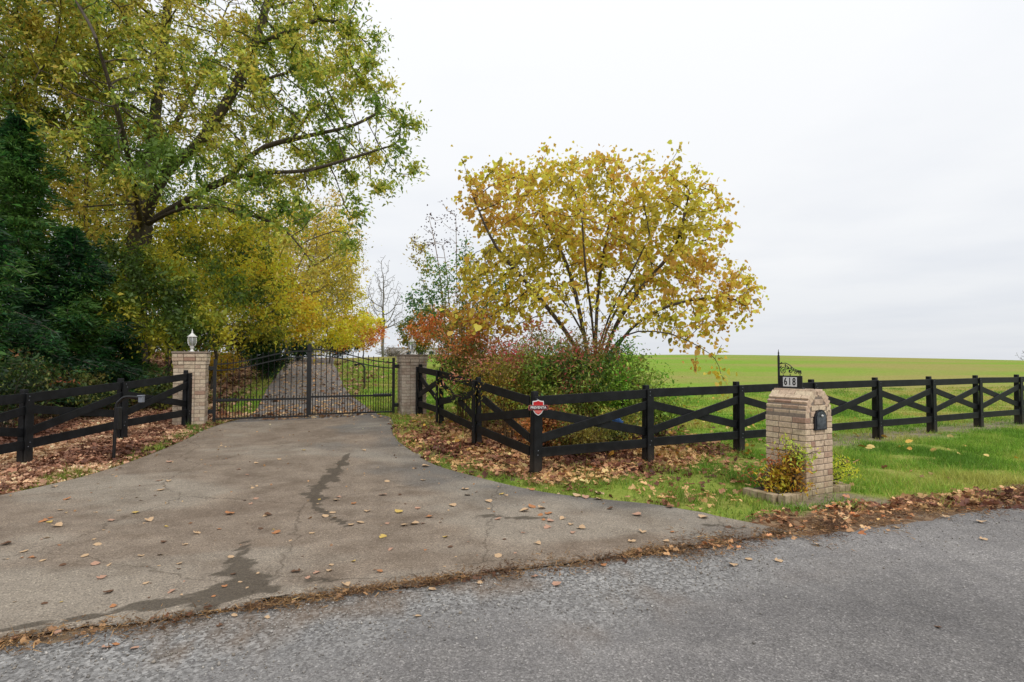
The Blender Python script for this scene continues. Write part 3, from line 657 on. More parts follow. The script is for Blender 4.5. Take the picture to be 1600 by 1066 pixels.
core = [((R_-.010)*math.cos(a), zs+(RISE-.010)*math.sin(a)) for a in np.linspace(0, math.pi, 33)]
part('vault_core', prism([(x, z) for x, z in core], ML-.02), M['mortar'], mb, (0, -ML/2+.01, 0))
for i in range(nv):
    a = float(np.interp(al[-1]*(i+.5)/nv, al, th_)); nx_, nz_ = math.cos(a)/R_, math.sin(a)/RISE; q = math.hypot(nx_, nz_); nx_, nz_ = nx_/q, nz_/q; an = math.atan2(nz_, nx_)
    cx, cz = R_*math.cos(a)-nx_*bt/2, RISE*math.sin(a)-nz_*bt/2
    segs = [.5, 1, 1] if i % 2 else [1, 1, .5]; u = -ML/2
    for s_ in segs:
        ln = s_*ML/2.5; c = u+ln/2; u += ln
        brick(mb, ln-.009, bt, al[-1]/nv-.004, 'brick_mail', (cx, c, zs+cz), rot=(an-math.pi/2, 0, math.pi/2))
# filling of the arch on the front: short courses between the voussoirs
for k, (z, hw) in enumerate([(.034, .150), (.102, .125), (.17, .08)]):
    if k == 0: segs = [(-.145, -.05), (-.05, .05), (.05, .145)]
    elif k == 1: segs = [(-.13, 0), (0, .13)]
    else: segs = [(-.08, .08)]
    for a, b in segs: brick(mb, b-a-.009, .05, CH-.009, 'brick_mail', ((a+b)/2, -ML/2+.025, zs+z), 0)
# iron mailbox let into the front
def arch(w, h, n=12):
    r = w/2; return [(-r, 0), (r, 0)]+[(r*math.cos(a), h-r+r*math.sin(a)) for a in np.linspace(0, math.pi, n)]
fr = prism(arch(.215, .235), .03); part('box_frame', fr, M['mailbox'], mb, (0, -ML/2-.022, .81))
dr_ = prism(arch(.165, .20), .012); dr = part('box_door', dr_, M['door'], mb, (0, -ML/2-.029, .825))
part('knob', lathe([(.011, 0), (.014, .008), (.009, .018), (.004, .02)], 10), M['white_metal'], dr, (0, -.001, .15), rot=(math.pi/2, 0, 0))
# planter kerb
kh = .125
def kerb(u0, v0, u1, v1):
    d = np.array([u1-u0, v1-v0]); ln = np.linalg.norm(d); n = max(1, round(ln/.1)); ang = math.atan2(d[1], d[0])
    for k in range(n):
        c = np.array([u0, v0])+d*(k+.5)/n
        brick(mb, ln/n-.008, .095, kh+random.uniform(-.014, .01), 'brick_mail', (c[0], c[1], kh/2), ang)
hx, hy = MW/2, ML/2
kerb(-hx-.40, -hy+.03, -hx-.002, -hy+.03); kerb(-hx-.40, -hy+.10, -hx-.40, hy-.02); kerb(hx+.002, -hy+.05, hx+.34, -hy+.05); kerb(hx+.34, -hy+.12, hx+.34, hy-.1)
part('planter_soil', bevel_box(.34, ML-.12, .10, .02, 2), plain('planter_soil', (0.05, 0.035, 0.022), 1, ns=18, amp=.5, bmp=.8), mb, (-hx-.18, .03, .06))
part('planter_soil', bevel_box(.28, ML-.16, .10, .02, 2), bpy.data.materials['planter_soil'], mb, (hx+.145, .03, .06))

# house number on the ridge of the mailbox
ztop = mz+zs+RISE-.004
hp = mc+e2*(ML/2-.014)
ns_ = empty('house_number_sign', (hp[0], hp[1], ztop), 'black iron 618 house number plate with scrollwork on the brick mailbox', 'sign', rz=MA-math.pi/2)
# local x runs from the post towards the road
part('post', bevel_box(.022, .022, .40, .003), M['iron'], ns_, (0, 0, .19))
part('finial', lathe([(.006, 0), (.012, .012), (.006, .022), (.011, .036), (.006, .05), (.002, .085)], 8), M['iron'], ns_, (0, 0, .385), smooth=True)
part('plate', bevel_box(.30, .014, .15, .003), M['iron'], ns_, (.163, 0, .072))
part('foot', bevel_box(.34, .05, .014, .003), M['iron'], ns_, (.16, 0, -.002))
dp = part('number_panel', bevel_box(.185, .004, .115, .001), M['white'], ns_, (.155, -.0088, .072))
for i, ch_ in enumerate('618'): obj_from('digit', text_mesh(ch_, .125, M['black'], font_scale=(.72, 1.0)), dp, (-.057+.057*i, -.0034, 0))
def spiral(cx, cz, r0, r1, a0, turns, n=22): return [(cx+(r0+(r1-r0)*t)*math.cos(a0+turns*2*math.pi*t), 0, cz+(r0+(r1-r0)*t)*math.sin(a0+turns*2*math.pi*t)) for t in np.linspace(0, 1, n)]
scrolls = [[(.012, 0, .29), (.05, 0, .295), (.10, 0, .30), (.15, 0, .275), (.20, 0, .232), (.25, 0, .215), (.30, 0, .20)], spiral(.065, .205, .045, .01, 1.2, 1.3), spiral(.155, .205, .036, .008, 2.6, -1.3), spiral(.285, .185, .025, .006, 1.0, 1.4), spiral(.105, .25, .028, .006, 3.6, 1.2), spiral(.225, .19, .022, .006, 2.0, -1.2),
           [(.012, 0, .245), (.04, 0, .235), (.065, 0, .25)], [(.06, 0, .16), (.065, 0, .147)], [(.155, 0, .168), (.155, 0, .147)], [(.285, 0, .16), (.285, 0, .147)]]
for s in scrolls: part('scroll', tube(s, .0052, 5), M['iron'], ns_)
for x, z in ((.035, .30), (.09, .275), (.13, .24), (.17, .235), (.06, .205), (.20, .215), (.255, .2), (.29, .19), (.15, .20), (.03, .255)):
    lf = part('scroll_leaf', bevel_box(.03, .005, .014, .002), M['iron'], ns_, (x, 0, z), rot=(0, random.uniform(-1.5, 1.5), 0))

# keypad pedestals: one before the gate by the fence, one beyond it
def keypad(base, h, arm, dirx, lean, box, label):
    z = h1(base[0], base[1]); r = empty('keypad_pedestal', (base[0], base[1], z-.05), label, 'keypad', 'gooseneck keypad pedestals at the gate')
    pts = [(0, 0, 0), (lean*.5, 0, h*.5), (lean*.9, 0, h*.88), (lean+dirx*.05, .0, h*.97), (lean+dirx*.14, 0, h+.03), (lean+dirx*arm, 0, h+.02)]
    pts = [tuple(p) for p in catmull(pts, 5)]
    part('post', tube(pts, (.024 if box > .08 else .026), 8), M['iron'], r, smooth=True)
    if box > .08: part('housing', bevel_box(.075, .08, .34, .012, 2), M['iron'], r, (lean*.6+.02, .02, h*.7))
    part('foot_plate', bevel_box(.18, .18, .02, .004), M['iron'], r, (0, 0, .05))
    b = part('keypad_box', bevel_box(.06 if box > .08 else .1, .07, box, .01, 2), M['greybox'] if box > .08 else M['iron'], r, (lean+dirx*(arm+.02), -.01, h-.005))
    part('hood', bevel_box(.075, .09, .015, .005), M['greybox'] if box > .08 else M['iron'], b, (0, -.01, box/2+.008))
kp = gnd(177, 720); keypad((kp[0], kp[1]), .98, .36, 1, .03, .095, 'black gooseneck keypad post with grey box in front of the fence')
part_gate2 = at(570, 609, 20.3); keypad((part_gate2[0], part_gate2[1]), .90, .30, -1, -.01, .07, 'thin black gooseneck post on the grass behind the closed gate')

# ------------------------------------------------------------------ vegetation tools
def unit(v): return v/np.maximum(1e-9, np.linalg.norm(v, axis=-1, keepdims=True))
def frames(t, rng, up_bias=0.0):
    """random normals for tangents t -> (t, b, n)"""
    r = rng.normal(size=t.shape); r[:, 2] += up_bias; b = unit(np.cross(r, t)); n = np.cross(t, b); return t, b, n
DIAMOND = (np.array([(0, 0, 0), (.42, .5, .10), (1, 0, -.05), (.42, -.5, .10)]), [(0, 1, 2, 3)])
OVAL = (np.array([(0, 0, 0), (.25, .38, .07), (.65, .36, .05), (1, 0, -.08), (.65, -.36, .05), (.25, -.38, .07)]), [(0, 1, 2, 3), (0, 3, 4, 5)])
HEART = (np.array([(0, 0, 0), (-.08, .28, .05), (.2, .52, .09), (.6, .38, .04), (1, 0, -.12), (.6, -.38, .04), (.2, -.52, .09), (-.08, -.28, .05)]), [(0, 1, 2, 3), (0, 3, 4, 4), (0, 4, 5, 5), (0, 5, 6, 7)])
HEART = (HEART[0], [(0, 1, 2, 3), (0, 3, 4, 5), (0, 5, 6, 7)])
LOBED = (np.array([(0, 0, 0), (.05, .25, .03), (.28, .5, .10), (.42, .22, .03), (.72, .34, .08), (1, 0, -.06), (.72, -.34, .06), (.42, -.22, .02), (.28, -.5, .12), (.05, -.25, .03)]), [(0, 1, 2, 3), (0, 3, 4, 5), (0, 5, 6, 7), (0, 7, 8, 9)])
BLADE = (np.array([(0, .5, 0), (0, -.5, 0), (1, 0, 0)]), [(0, 1, 2)])
def place(tmpl, pos, t, b, n, ln, wd):
    TV, TF = tmpl; k = len(TV); ln = np.asarray(ln); wd = np.asarray(wd)
    V = pos[:, None]+TV[None, :, 0, None]*t[:, None]*ln[:, None, None]+TV[None, :, 1, None]*b[:, None]*wd[:, None, None]+TV[None, :, 2, None]*n[:, None]*ln[:, None, None]
    F = np.array(TF)[None]+(np.arange(len(pos))*k)[:, None, None]
    return V.reshape(-1, 3), F.reshape(-1, len(TF[0])), k
def pick(pal, pos, rng, freq=.35, spread=.28, seed=0, bright=.25, gain=1.9, tint=(1.0, 1.06, 1.15)):
    """palette colours, in clumps, with per-leaf variation"""
    pal = np.array(pal, float); u = np.clip(.5+.5*wnoise(pos, freq, seed, 2)*1.1+rng.normal(size=len(pos))*spread, 0, .999)*(len(pal)-1)
    i = u.astype(int); f = (u-i)[:, None]; c = pal[i]*(1-f)+pal[np.minimum(i+1, len(pal)-1)]*f
    c = c*np.array(tint)*gain
    return np.clip(c*np.exp(rng.normal(size=len(pos))*bright)[:, None], 0, .85)
def leaves_mesh(name, tmpl, pos, tan, ln, wd, col, mat, rng, up=0.6):
    t, b, n = frames(unit(tan), rng, up); V, F, k = place(tmpl, pos, t, b, n, ln, wd)
    return np_mesh(name, V, F, mat, False, np.repeat(col, k, 0))

def grow(skel, A, step, kill, rng, iters=220, jitter=.15, grav=0.0):
    """space colonisation. skel: (pos list, parent list)"""
    cap = 30000; X = np.zeros((cap, 3)); par = np.full(cap, -1); n = len(skel[0]); X[:n] = skel[0]; par[:n] = skel[1]
    A = A.copy(); ni = np.zeros(len(A), int); nd = np.full(len(A), 1e9)
    def upd(lo, hi):
        for s in range(lo, hi, 400):
            e = min(hi, s+400); d = ((A[:, None]-X[None, s:e])**2).sum(-1); j = d.argmin(1); dm = d[np.arange(len(A)), j]; m = dm < nd; nd[m] = dm[m]; ni[m] = j[m]+s
    upd(0, n); last = {}
    for it in range(iters):
        keep = nd > kill*kill; A, ni, nd = A[keep], ni[keep], nd[keep]
        if len(A) == 0 or n > cap-4000: break
        dirs = unit(A-X[ni]); u, inv = np.unique(ni, return_inverse=True); acc = np.zeros((len(u), 3)); np.add.at(acc, inv, dirs)
        dv = unit(acc+rng.normal(size=acc.shape)*jitter); dv[:, 2] += grav; dv = unit(dv)
        new = X[u]+dv*step; ok = np.ones(len(u), bool); dead = set()
        for i, q in enumerate(u):
            if q in last and any(((new[i]-w)**2).sum() < (.45*step)**2 for w in last[q]): ok[i] = False; dead.add(q)
            else: last.setdefault(q, []).append(new[i])
        if dead:
            bad = np.isin(ni, list(dead)) & (rng.random(len(ni)) < .5); nd[bad] = 0
        k = int(ok.sum())
        if k == 0 and not dead: break
        X[n:n+k] = new[ok]; par[n:n+k] = u[ok]; upd(n, n+k); n += k
    return X[:n], par[:n]
def radii(par, tip, expo=2.3, cap=None):
    n = len(par); nch = np.zeros(n); a = np.zeros(n)
    for i in range(n-1, -1, -1):
        if nch[i] == 0: a[i] = tip**expo
        if par[i] >= 0: a[par[i]] += a[i]; nch[par[i]] += 1
    r = a**(1/expo)
    return (np.minimum(r, cap) if cap else r), nch
def branch_mesh(name, X, par, r, mat, sides=5, origin=None):
    n = len(X); c = np.where(par >= 0)[0]; p = par[c]
    dirn = np.zeros_like(X); dirn[c] = unit(X[c]-X[p]); dirn[par < 0] = (0, 0, 1)
    main = np.full(n, -1); rb = np.zeros(n)
    for i in c:
        if r[i] > rb[par[i]]: rb[par[i]] = r[i]; main[par[i]] = i
    nd = dirn.copy(); has = main >= 0; nd[has] = unit(dirn[has]+dirn[main[has]])
    def ring(pos, d, rad):
        h = np.where(np.abs(d[:, 2:3]) < .9, np.array([[0, 0, 1.]]), np.array([[1., 0, 0]])); u = unit(np.cross(h, d)); v = np.cross(d, u)
        a = np.arange(sides)*2*math.pi/sides
        return pos[:, None]+(u[:, None]*np.cos(a)[None, :, None]+v[:, None]*np.sin(a)[None, :, None])*rad[:, None, None]
    ism = main[p] == c
    s = ring(X[p], np.where(ism[:, None], nd[p], dirn[c]), np.where(ism, r[p], r[c]*1.15)); e = ring(X[c], nd[c], r[c])
    V = np.concatenate([s, e], 1).reshape(-1, 3); k = np.arange(sides); F = np.stack([k, (k+1) % sides, sides+(k+1) % sides, sides+k], -1)
    F = (F[None]+(np.arange(len(c))*2*sides)[:, None, None]).reshape(-1, 4)
    if origin is not None: V = V-origin
    return np_mesh(name, V, F, mat, True)
def chain(skel, pts, start=None, seg=.35):
    """append a polyline of nodes; returns index of its last node"""
    X, par = skel; last = start if start is not None else -1
    pts = [np.asarray(p, float) for p in pts]
    if last == -1: X.append(pts[0]); par.append(-1); last = len(X)-1
    prev = X[last]
    cp = catmull(np.array([prev]+[q for q in (pts[1:] if start is None else pts)]), 8) if len(pts) > (1 if start is None else 0) else np.array([prev])
    acc = prev
    for q in cp[1:]:
        if np.linalg.norm(q-acc) >= seg: X.append(q); par.append(last); last = len(X)-1; acc = q
    return last
def nearest(skel, p): return int(np.argmin(((np.array(skel[0])-np.asarray(p))**2).sum(1)))
def blob_pts(blobs, n, rng, shell=.5):
    """blobs: centre(3), radii(3)"""
    vol = np.array([b[1][0]*b[1][1]*b[1][2] for b in blobs])**.8; cnt = (vol/vol.sum()*n).astype(int)+1; out = []
    for (c, r), m in zip(blobs, cnt):
        d = unit(rng.normal(size=(m, 3))); q = rng.random(m)**(1/3.)
        q = np.where(rng.random(m) < shell, .75+.25*q, q); out.append(np.array(c)+d*q[:, None]*np.array(r))
    return np.vstack(out)
def B(px, py, Y, rx, rz, ry=None): return (at(px, py, Y), (rx, ry or rx, rz))
def tree(name, label, cat, skel, A, step, kill, seed, pal, n_leaf, lsize, tip=.008, cap=.5, tmpl=DIAMOND, bark='bark', group=None, lw=.5, spread=.28, droop=.35, freq=.3, maxr=.03, jitter=.2, lspread=.22, bright=.25, up=.6, leafmat='leaf', expo=2.3, grav=0., base_flare=0, leafclip=None, gain=1.9, tipw=3.0):
    rng = np.random.default_rng(seed)
    X, par = grow(skel, A, step, kill, rng, jitter=jitter, grav=grav); r, nch = radii(par, tip, expo, cap)
    if base_flare:
        zb = X[0][2]; r = r*(1+base_flare*np.exp(-np.maximum(0, X[:, 2]-zb)/.5)*(np.hypot(X[:, 0]-X[0, 0], X[:, 1]-X[0, 1]) < .6))
    root = empty(name, X[0], label, cat, group); o = X[0]
    obj_from('trunk', branch_mesh('trunk', X, par, r, M[bark], 6, o), root)
    if n_leaf:
        c = np.where((r < maxr) & (par >= 0))[0]; w = np.where(nch[c] == 0, tipw, 1.0); w /= w.sum(); j = rng.choice(c, n_leaf, p=w)
        f = rng.random((n_leaf, 1)); pos = X[j]*f+X[par[j]]*(1-f)+rng.normal(size=(n_leaf, 3))*spread*rng.random((n_leaf, 1))
        tan = unit(X[j]-X[par[j]])*.5+rng.normal(size=(n_leaf, 3))*.7; tan[:, 2] -= droop
        if leafclip is not None: k = leafclip(pos); pos, tan = pos[k], tan[k]
        ln = lsize*np.exp(rng.normal(size=len(pos))*.25); col = pick(pal, pos, rng, freq, lspread, seed, bright, gain)
        obj_from('crown', leaves_mesh('crown', tmpl, pos-o, tan, ln, ln*lw, col, M[leafmat], rng, up), root)
    return root, X, par, r
def straight(base, top, wob=.1, n=5, seed=0):
    rg = np.random.default_rng(seed); b, t = np.array(base, float), np.array(top, float)
    return [b+(t-b)*i/n+(rg.normal(size=3)*wob*np.array([1, 1, .2]) if 0 < i < n else 0) for i in range(n+1)]

# ------------------------------------------------------------------ the big oak over the drive
OAK = [lin(78, 98, 36), lin(104, 118, 42), lin(130, 132, 50), lin(156, 146, 58), lin(158, 136, 58)]
def oak():
    Y0 = 16.5; bx, by = at(214, 580, Y0)[:2]; bz = h1(bx, by)-.1
    sk = ([], []); tr = chain(sk, [(bx, by, bz), at(210, 500, Y0), at(212, 420, Y0), at(222, 345, Y0)])
    v = chain(sk, [at(240, 200, Y0+.2), at(250, 110, Y0+.6), at(262, 10, Y0+.9), at(268, -110, Y0+1)], tr)
    a = chain(sk, [at(262, 268, Y0-.5), at(305, 230, Y0-1), at(360, 150, Y0-1.3), at(400, 60, Y0-1.5), at(430, -40, Y0-1.6)], tr)
    b = chain(sk, [at(300, 308, Y0-.6), at(357, 279, Y0-1.2)], tr)
    chain(sk, [at(407, 233, Y0-1.6), at(475, 214, Y0-2), at(552, 196, Y0-2.2), at(600, 170, Y0-2.2)], b); chain(sk, [at(420, 270, Y0-2), at(475, 267, Y0-2.6), at(530, 253, Y0-3), at(617, 226, Y0-3.2)], b)
    b2 = chain(sk, [at(290, 325, Y0-.8), at(371, 332, Y0-1.4), at(441, 357, Y0-2), at(492, 415, Y0-2.3)], tr)
    chain(sk, [at(180, 260, Y0+.5), at(130, 160, Y0+1.0), at(70, 60, Y0+1.2), at(30, -60, Y0+1)], tr)
    chain(sk, [at(230, 300, Y0+1.2), at(270, 200, Y0+3), at(330, 100, Y0+5)], tr); chain(sk, [at(215, 320, Y0-1.4), at(190, 200, Y0-3.2), at(150, 60, Y0-4.5)], tr)
    for (p0, p1) in (((475, 214), (500, 150)), ((400, 60), (500, 30)), ((360, 150), (460, 110))):
        chain(sk, [at(p1[0], p1[1], Y0-2.0)], nearest(sk, at(p0[0], p0[1], Y0-1.8)))
    rng = np.random.default_rng(3)
    bl = [B(300, 60, Y0, 4.2, 3.0, 4.2), B(470, 70, Y0-1.5, 1.9, 2.0, 3), B(520, 190, Y0-2, 1.9, 1.5, 2.4), B(600, 225, Y0-2.6, 1.05, .85, 1.4), B(420, 200, Y0-1.5, 2.2, 1.7, 3), B(480, 350, Y0-2, 1.2, 1.4, 1.5), B(530, 340, Y0-2.4, .8, 1.2, 1.0), B(380, 310, Y0-2, 1.6, .9, 2),
          B(150, 80, Y0, 3.2, 3, 4), B(40, 60, Y0, 3, 3.4, 4), B(250, 190, Y0-2.5, 3, 1.6, 2), B(300, -120, Y0, 5, 3, 5), B(120, 210, Y0-1, 2.2, 1.6, 2.2), B(555, 30, Y0-1.5, .8, 1.3, 1.4), B(575, 290, Y0-2.8, .8, .5, .9), B(540, 120, Y0-2, 1.2, 1.3, 2), B(620, 250, Y0-2.8, .7, .6, .9), B(120, 320, Y0-1.5, 1.8, 1.2, 1.6), B(310, 275, Y0-2.8, 1.8, .8, 1.2), B(190, 250, Y0-3, 1.6, 1.0, 1.2)]
    A = blob_pts(bl, 3000, rng, .35)
    tree('oak_tree', 'huge spreading oak with green gold leaves, limbs reaching over the driveway', 'tree', sk, A, .33, .42, 5, OAK, 175000, .118, tip=.0106, cap=.47, spread=.27, tipw=7.0, lw=.42, maxr=.03, expo=2.0, base_flare=.35, freq=.28, lspread=.24, gain=2.2, leafclip=lambda p: (wnoise(p, .42, 301, 2)+RNG.normal(size=len(p))*.12) > -.30)
oak()

# other woodland trees
def simple_tree(name, label, base, Hh, bl, na, seed, pal, nl, ls, cat='tree', step=.33, kill=.42, tr_top=.55, tip=.007, cap=.2, bark='bark', lean=(0, 0), **kw):
    bx, by = base; bz = h1(bx, by)-.1; sk = ([], []); chain(sk, straight((bx, by, bz), (bx+lean[0], by+lean[1], bz+Hh*tr_top), .1, 4, seed))
    rng = np.random.default_rng(seed); A = blob_pts(bl, na, rng, .3); return tree(name, label, cat, sk, A, step, kill, seed, pal, nl, ls, tip=tip, cap=cap, bark=bark, **kw)
YG = [lin(70, 88, 30), lin(104, 114, 34), lin(140, 136, 40), lin(180, 160, 46)]
YEL = [lin(64, 82, 30), lin(98, 106, 34), lin(140, 132, 38), lin(192, 164, 46), lin(208, 168, 48)]
GRN = [lin(52, 78, 20), lin(84, 104, 26), lin(126, 126, 30), lin(160, 138, 34)]
BRN = [lin(120, 108, 44), lin(146, 124, 50), lin(168, 138, 48), lin(190, 150, 40)]
GW = 'trees of the wood beside the drive'
def X_(px, Y): return ((px-800)/FPX*Y/1.0, Y)
simple_tree('maple_tree', 'small maple with bright yellow leaves right behind the cream gate pillar', X_(330, 18.5), 5, [B(320, 400, 18, 1.5, 1.4), B(390, 420, 18, 1.3, 1.6), B(280, 340, 18, 1.0, .7), B(420, 480, 18.5, 1.0, 1.2)], 700, 21, YEL, 12000, .11, group=GW, lw=.55, spread=.36, freq=.45, lspread=.16)
simple_tree('maple_tree', 'low maple with green and yellow leaves overhanging the cream gate pillar', X_(262, 15), 3.6, [B(250, 470, 14.6, 1.4, 1.2), B(310, 500, 14.4, 1.0, .8), B(200, 440, 14.8, 1.2, 1.2), B(340, 450, 15, .9, .8)], 700, 22, [lin(56, 74, 24), lin(84, 100, 30), lin(120, 124, 36), lin(160, 146, 44)], 15000, .10, group=GW, spread=.36, freq=.5, lspread=.18)
simple_tree('maple_tree', 'golden orange maple beside the drive beyond the gate', X_(430, 23), 5, [B(430, 480, 22, 1.4, 1.6), B(400, 440, 22, 1.2, 1.3), B(470, 500, 23, 1.1, 1.0)], 600, 23, [lin(104, 104, 34), lin(160, 138, 38), lin(206, 164, 44), lin(206, 144, 46)], 10500, .12, group=GW, lw=.6, spread=.4)
simple_tree('hackberry_tree', 'thin brown tree with sparse olive leaves and visible grey limbs', X_(445, 27), 9, [B(460, 400, 26, 2.6, 2.6), B(500, 440, 27, 1.8, 2.2), B(430, 470, 27, 1.6, 2)], 900, 24, BRN, 9000, .12, bark='bark_grey', group=GW, tr_top=.4, spread=.4, tip=.009)
simple_tree('elm_tree', 'tall narrow yellow green tree at the far end of the wood', X_(515, 36), 9, [B(525, 420, 36, 1.6, 3.6), B(500, 480, 35, 2, 2.4), B(540, 480, 36, 1.4, 2.6)], 800, 25, [lin(120, 112, 36), lin(150, 134, 36), lin(182, 158, 36), lin(198, 164, 40)], 16000, .15, group=GW, step=.45, kill=.55, spread=.5)
simple_tree('elm_tree', 'dusky gold tree with bare twig ends behind the tall narrow one', X_(490, 44), 12, [B(515, 360, 44, 2.4, 3.4), B(470, 400, 43, 3, 4), B(540, 400, 45, 1.8, 3)], 800, 26, BRN, 9000, .16, group=GW, step=.55, kill=.7, bark='bark_grey', tip=.012, spread=.5)
simple_tree('maple_tree', 'small round maple turning orange and yellow beside the bare tree', X_(566, 45), 4.5, [B(568, 515, 45, 1.6, 1.4), B(545, 520, 44, 1.5, 1.5), B(585, 520, 45, 1.0, 1.0)], 400, 27, [lin(196, 176, 44), lin(222, 176, 50), lin(226, 140, 60), lin(206, 110, 60)], 7000, .16, group=GW, lw=.6, spread=.35)
simple_tree('locust_tree', 'slender dark trunk rising between the oak and the evergreens', X_(146, 17.5), 10, [B(130, 180, 17.5, 2, 2.2), B(120, 60, 17.5, 2.2, 2.6), B(160, 320, 17, 1.4, 1.4), B(60, 150, 18, 2, 2)], 700, 28, OAK[:4]+[lin(178, 160, 52)], 13000, .11, group=GW, tr_top=.75, cap=.16, lean=(-.35, 0), spread=.45)
simple_tree('hickory_tree', 'leaning dark trunked tree behind the tallest evergreen', X_(34, 14.5), 9, [B(10, 80, 14, 2.2, 2.2), B(60, 30, 14.5, 1.8, 1.6), B(-60, 150, 14, 2, 2.2), B(110, 60, 15, 1.4, 1.2)], 700, 29, [lin(80, 92, 28), lin(108, 112, 34), lin(134, 128, 42), lin(148, 128, 48)], 13000, .11, group=GW, tr_top=.7, cap=.17, lean=(-.5, 0), spread=.42)
simple_tree('beech_tree', 'dense green tree deep in the wood behind the evergreens', X_(120, 21), 8, [B(120, 420, 21, 2.4, 2.4), B(200, 480, 21, 2, 2), B(60, 330, 21, 2.4, 2.6)], 700, 30, GRN, 14000, .14, group=GW, step=.42, kill=.55, spread=.5)
simple_tree('beech_tree', 'green gold tree between the oak trunk and the yellow maple', X_(262, 23), 9, [B(250, 420, 23, 2.6, 2.4), B(310, 330, 24, 2.4, 2.2), B(190, 360, 23, 2.2, 2.4), B(360, 380, 25, 2, 2)], 800, 31, YG[:3]+[lin(196, 168, 40)], 16000, .14, group=GW, step=.42, kill=.55, spread=.5)
simple_tree('beech_tree', 'tall olive tree deep in the wood behind the golden maple', X_(370, 33), 11, [B(370, 400, 33, 3.4, 4), B(300, 460, 32, 3, 3), B(420, 350, 34, 3, 3)], 800, 32, GRN[1:]+[lin(180, 156, 40)], 15000, .17, group=GW, step=.5, kill=.65, spread=.6)
# bare tree and small maple on the rise
bt_ = X_(598, 50)
simple_tree('bare_tree', 'bare leafless tree on the rise beyond the gate', bt_, 8, [B(600, 470, 50, 1.9, 2.6), B(598, 430, 50, 1.0, 1.8), B(625, 500, 50, 1.6, .9), B(575, 490, 50, 1.2, 1.2)], 1000, 33, BRN, 0, .1, step=.3, kill=.33, bark='bark_grey', tr_top=.25, tip=.012, cap=.2, jitter=.45)
simple_tree('round_maple', 'low round tree turning from green to orange behind the greyish tan pillar', X_(664, 42), 4, [B(655, 520, 42, 1.6, 1.4), B(690, 505, 42, 1.4, 1.3), B(665, 495, 42, 1.1, .9)], 450, 34, [lin(72, 88, 34), lin(112, 112, 40), lin(160, 108, 44), lin(198, 104, 54)], 9000, .15, lw=.6, spread=.35)
simple_tree('bare_tree', 'tiny bare tree far off where the field meets the sky', X_(1601, 110), 4.5, [B(1601, 556, 110, 1.6, 1.4), B(1604, 562, 110, 1.6, 1.2)], 160, 35, BRN, 0, .1, step=.5, kill=.6, bark='bark_grey', tip=.02, cap=.15)

# ------------------------------------------------------------------ evergreens
def cedar(base, Ht, Rm, seed, label, nb=190, dense=170, pal=None, lo=.12):
    rng = np.random.default_rng(seed); bx, by = base; bz = h1(bx, by)-.1; root = empty('cedar_tree', (bx, by, bz), label, 'tree', 'dark evergreens behind the fence')
    X = [np.array([0, 0, 0.])]; par = [-1]; n = 14
    for i in range(1, n+1): X.append(np.array([.05*math.sin(i), .05*math.cos(i*1.3), Ht*i/n*.97])); par.append(i-1)
    P, T, S_ = [], [], []
    for k in range(nb):
        f = (k+.5)/nb; z = Ht*(lo+(.98-lo)*f**.9); a = k*2.39996+rng.normal()*.3; R = Rm*((1-f)**.8)*(.55+.75*rng.random()**1.3)*(1+.28*math.sin(3*a+seed)+.22*math.sin(f*17+seed))+.14
        st = min(n, int(z/Ht/.97*n)); last = st; m = 6
        for j in range(1, m+1):
            q = j/m; p = np.array([R*q*math.cos(a), R*q*math.sin(a), z+R*(.45*q-.45*q*q)+rng.normal()*.03]); X.append(p); par.append(last); last = len(X)-1
        nl = int(1.5*dense*(.35+R/Rm)); q = rng.random(nl)**.75; side = rng.normal(size=nl)*.16*R*(1.25-q*.6)
        p = np.stack([R*q*math.cos(a)-side*math.sin(a), R*q*math.sin(a)+side*math.cos(a), z+R*(.45*q-.45*q*q)-np.abs(side)*.35+rng.normal(size=nl)*.05], 1)
        t = np.stack([np.full(nl, math.cos(a))-np.sign(side)*math.sin(a)*.7, np.full(nl, math.sin(a))+np.sign(side)*math.cos(a)*.7, np.full(nl, -.15)], 1)+rng.normal(size=(nl, 3))*.45
        P.append(p); T.append(t); S_.append(np.full(nl, R))
    X = np.array(X); par = np.array(par); r, nch = radii(par, .007, 2.2, .14); obj_from('trunk', branch_mesh('trunk', X, par, r, M['bark'], 5), root)
    P, T = np.vstack(P), np.vstack(T); ln = .105*np.exp(rng.normal(size=len(P))*.35)
    col = pick(pal or [lin(14, 40, 18), lin(24, 60, 26), lin(40, 82, 32), lin(70, 98, 38)], P, rng, .5, .25, seed, .3, 1.7)
    obj_from('crown', leaves_mesh('crown', DIAMOND, P, T, ln, ln*.2, col, M['leaf'], rng, .5), root)
cedar(X_(22, 13.0), 7.1, 1.45, 51, 'tallest dark cedar, behind the black fence by the wood', 230, 190)
cedar(X_(108, 13.4), 4.5, 1.3, 52, 'shorter dark green cedar between the tallest cedar and the oak trunk', 150, 170)
cedar(X_(-40, 11.6), 4.6, 1.4, 53, 'bushy cedar at the outer end of the fence', 130, 150)
cedar(X_(178, 14.4), 2.9, 1.0, 54, 'waist high cedar sapling under the low maple', 90, 130)

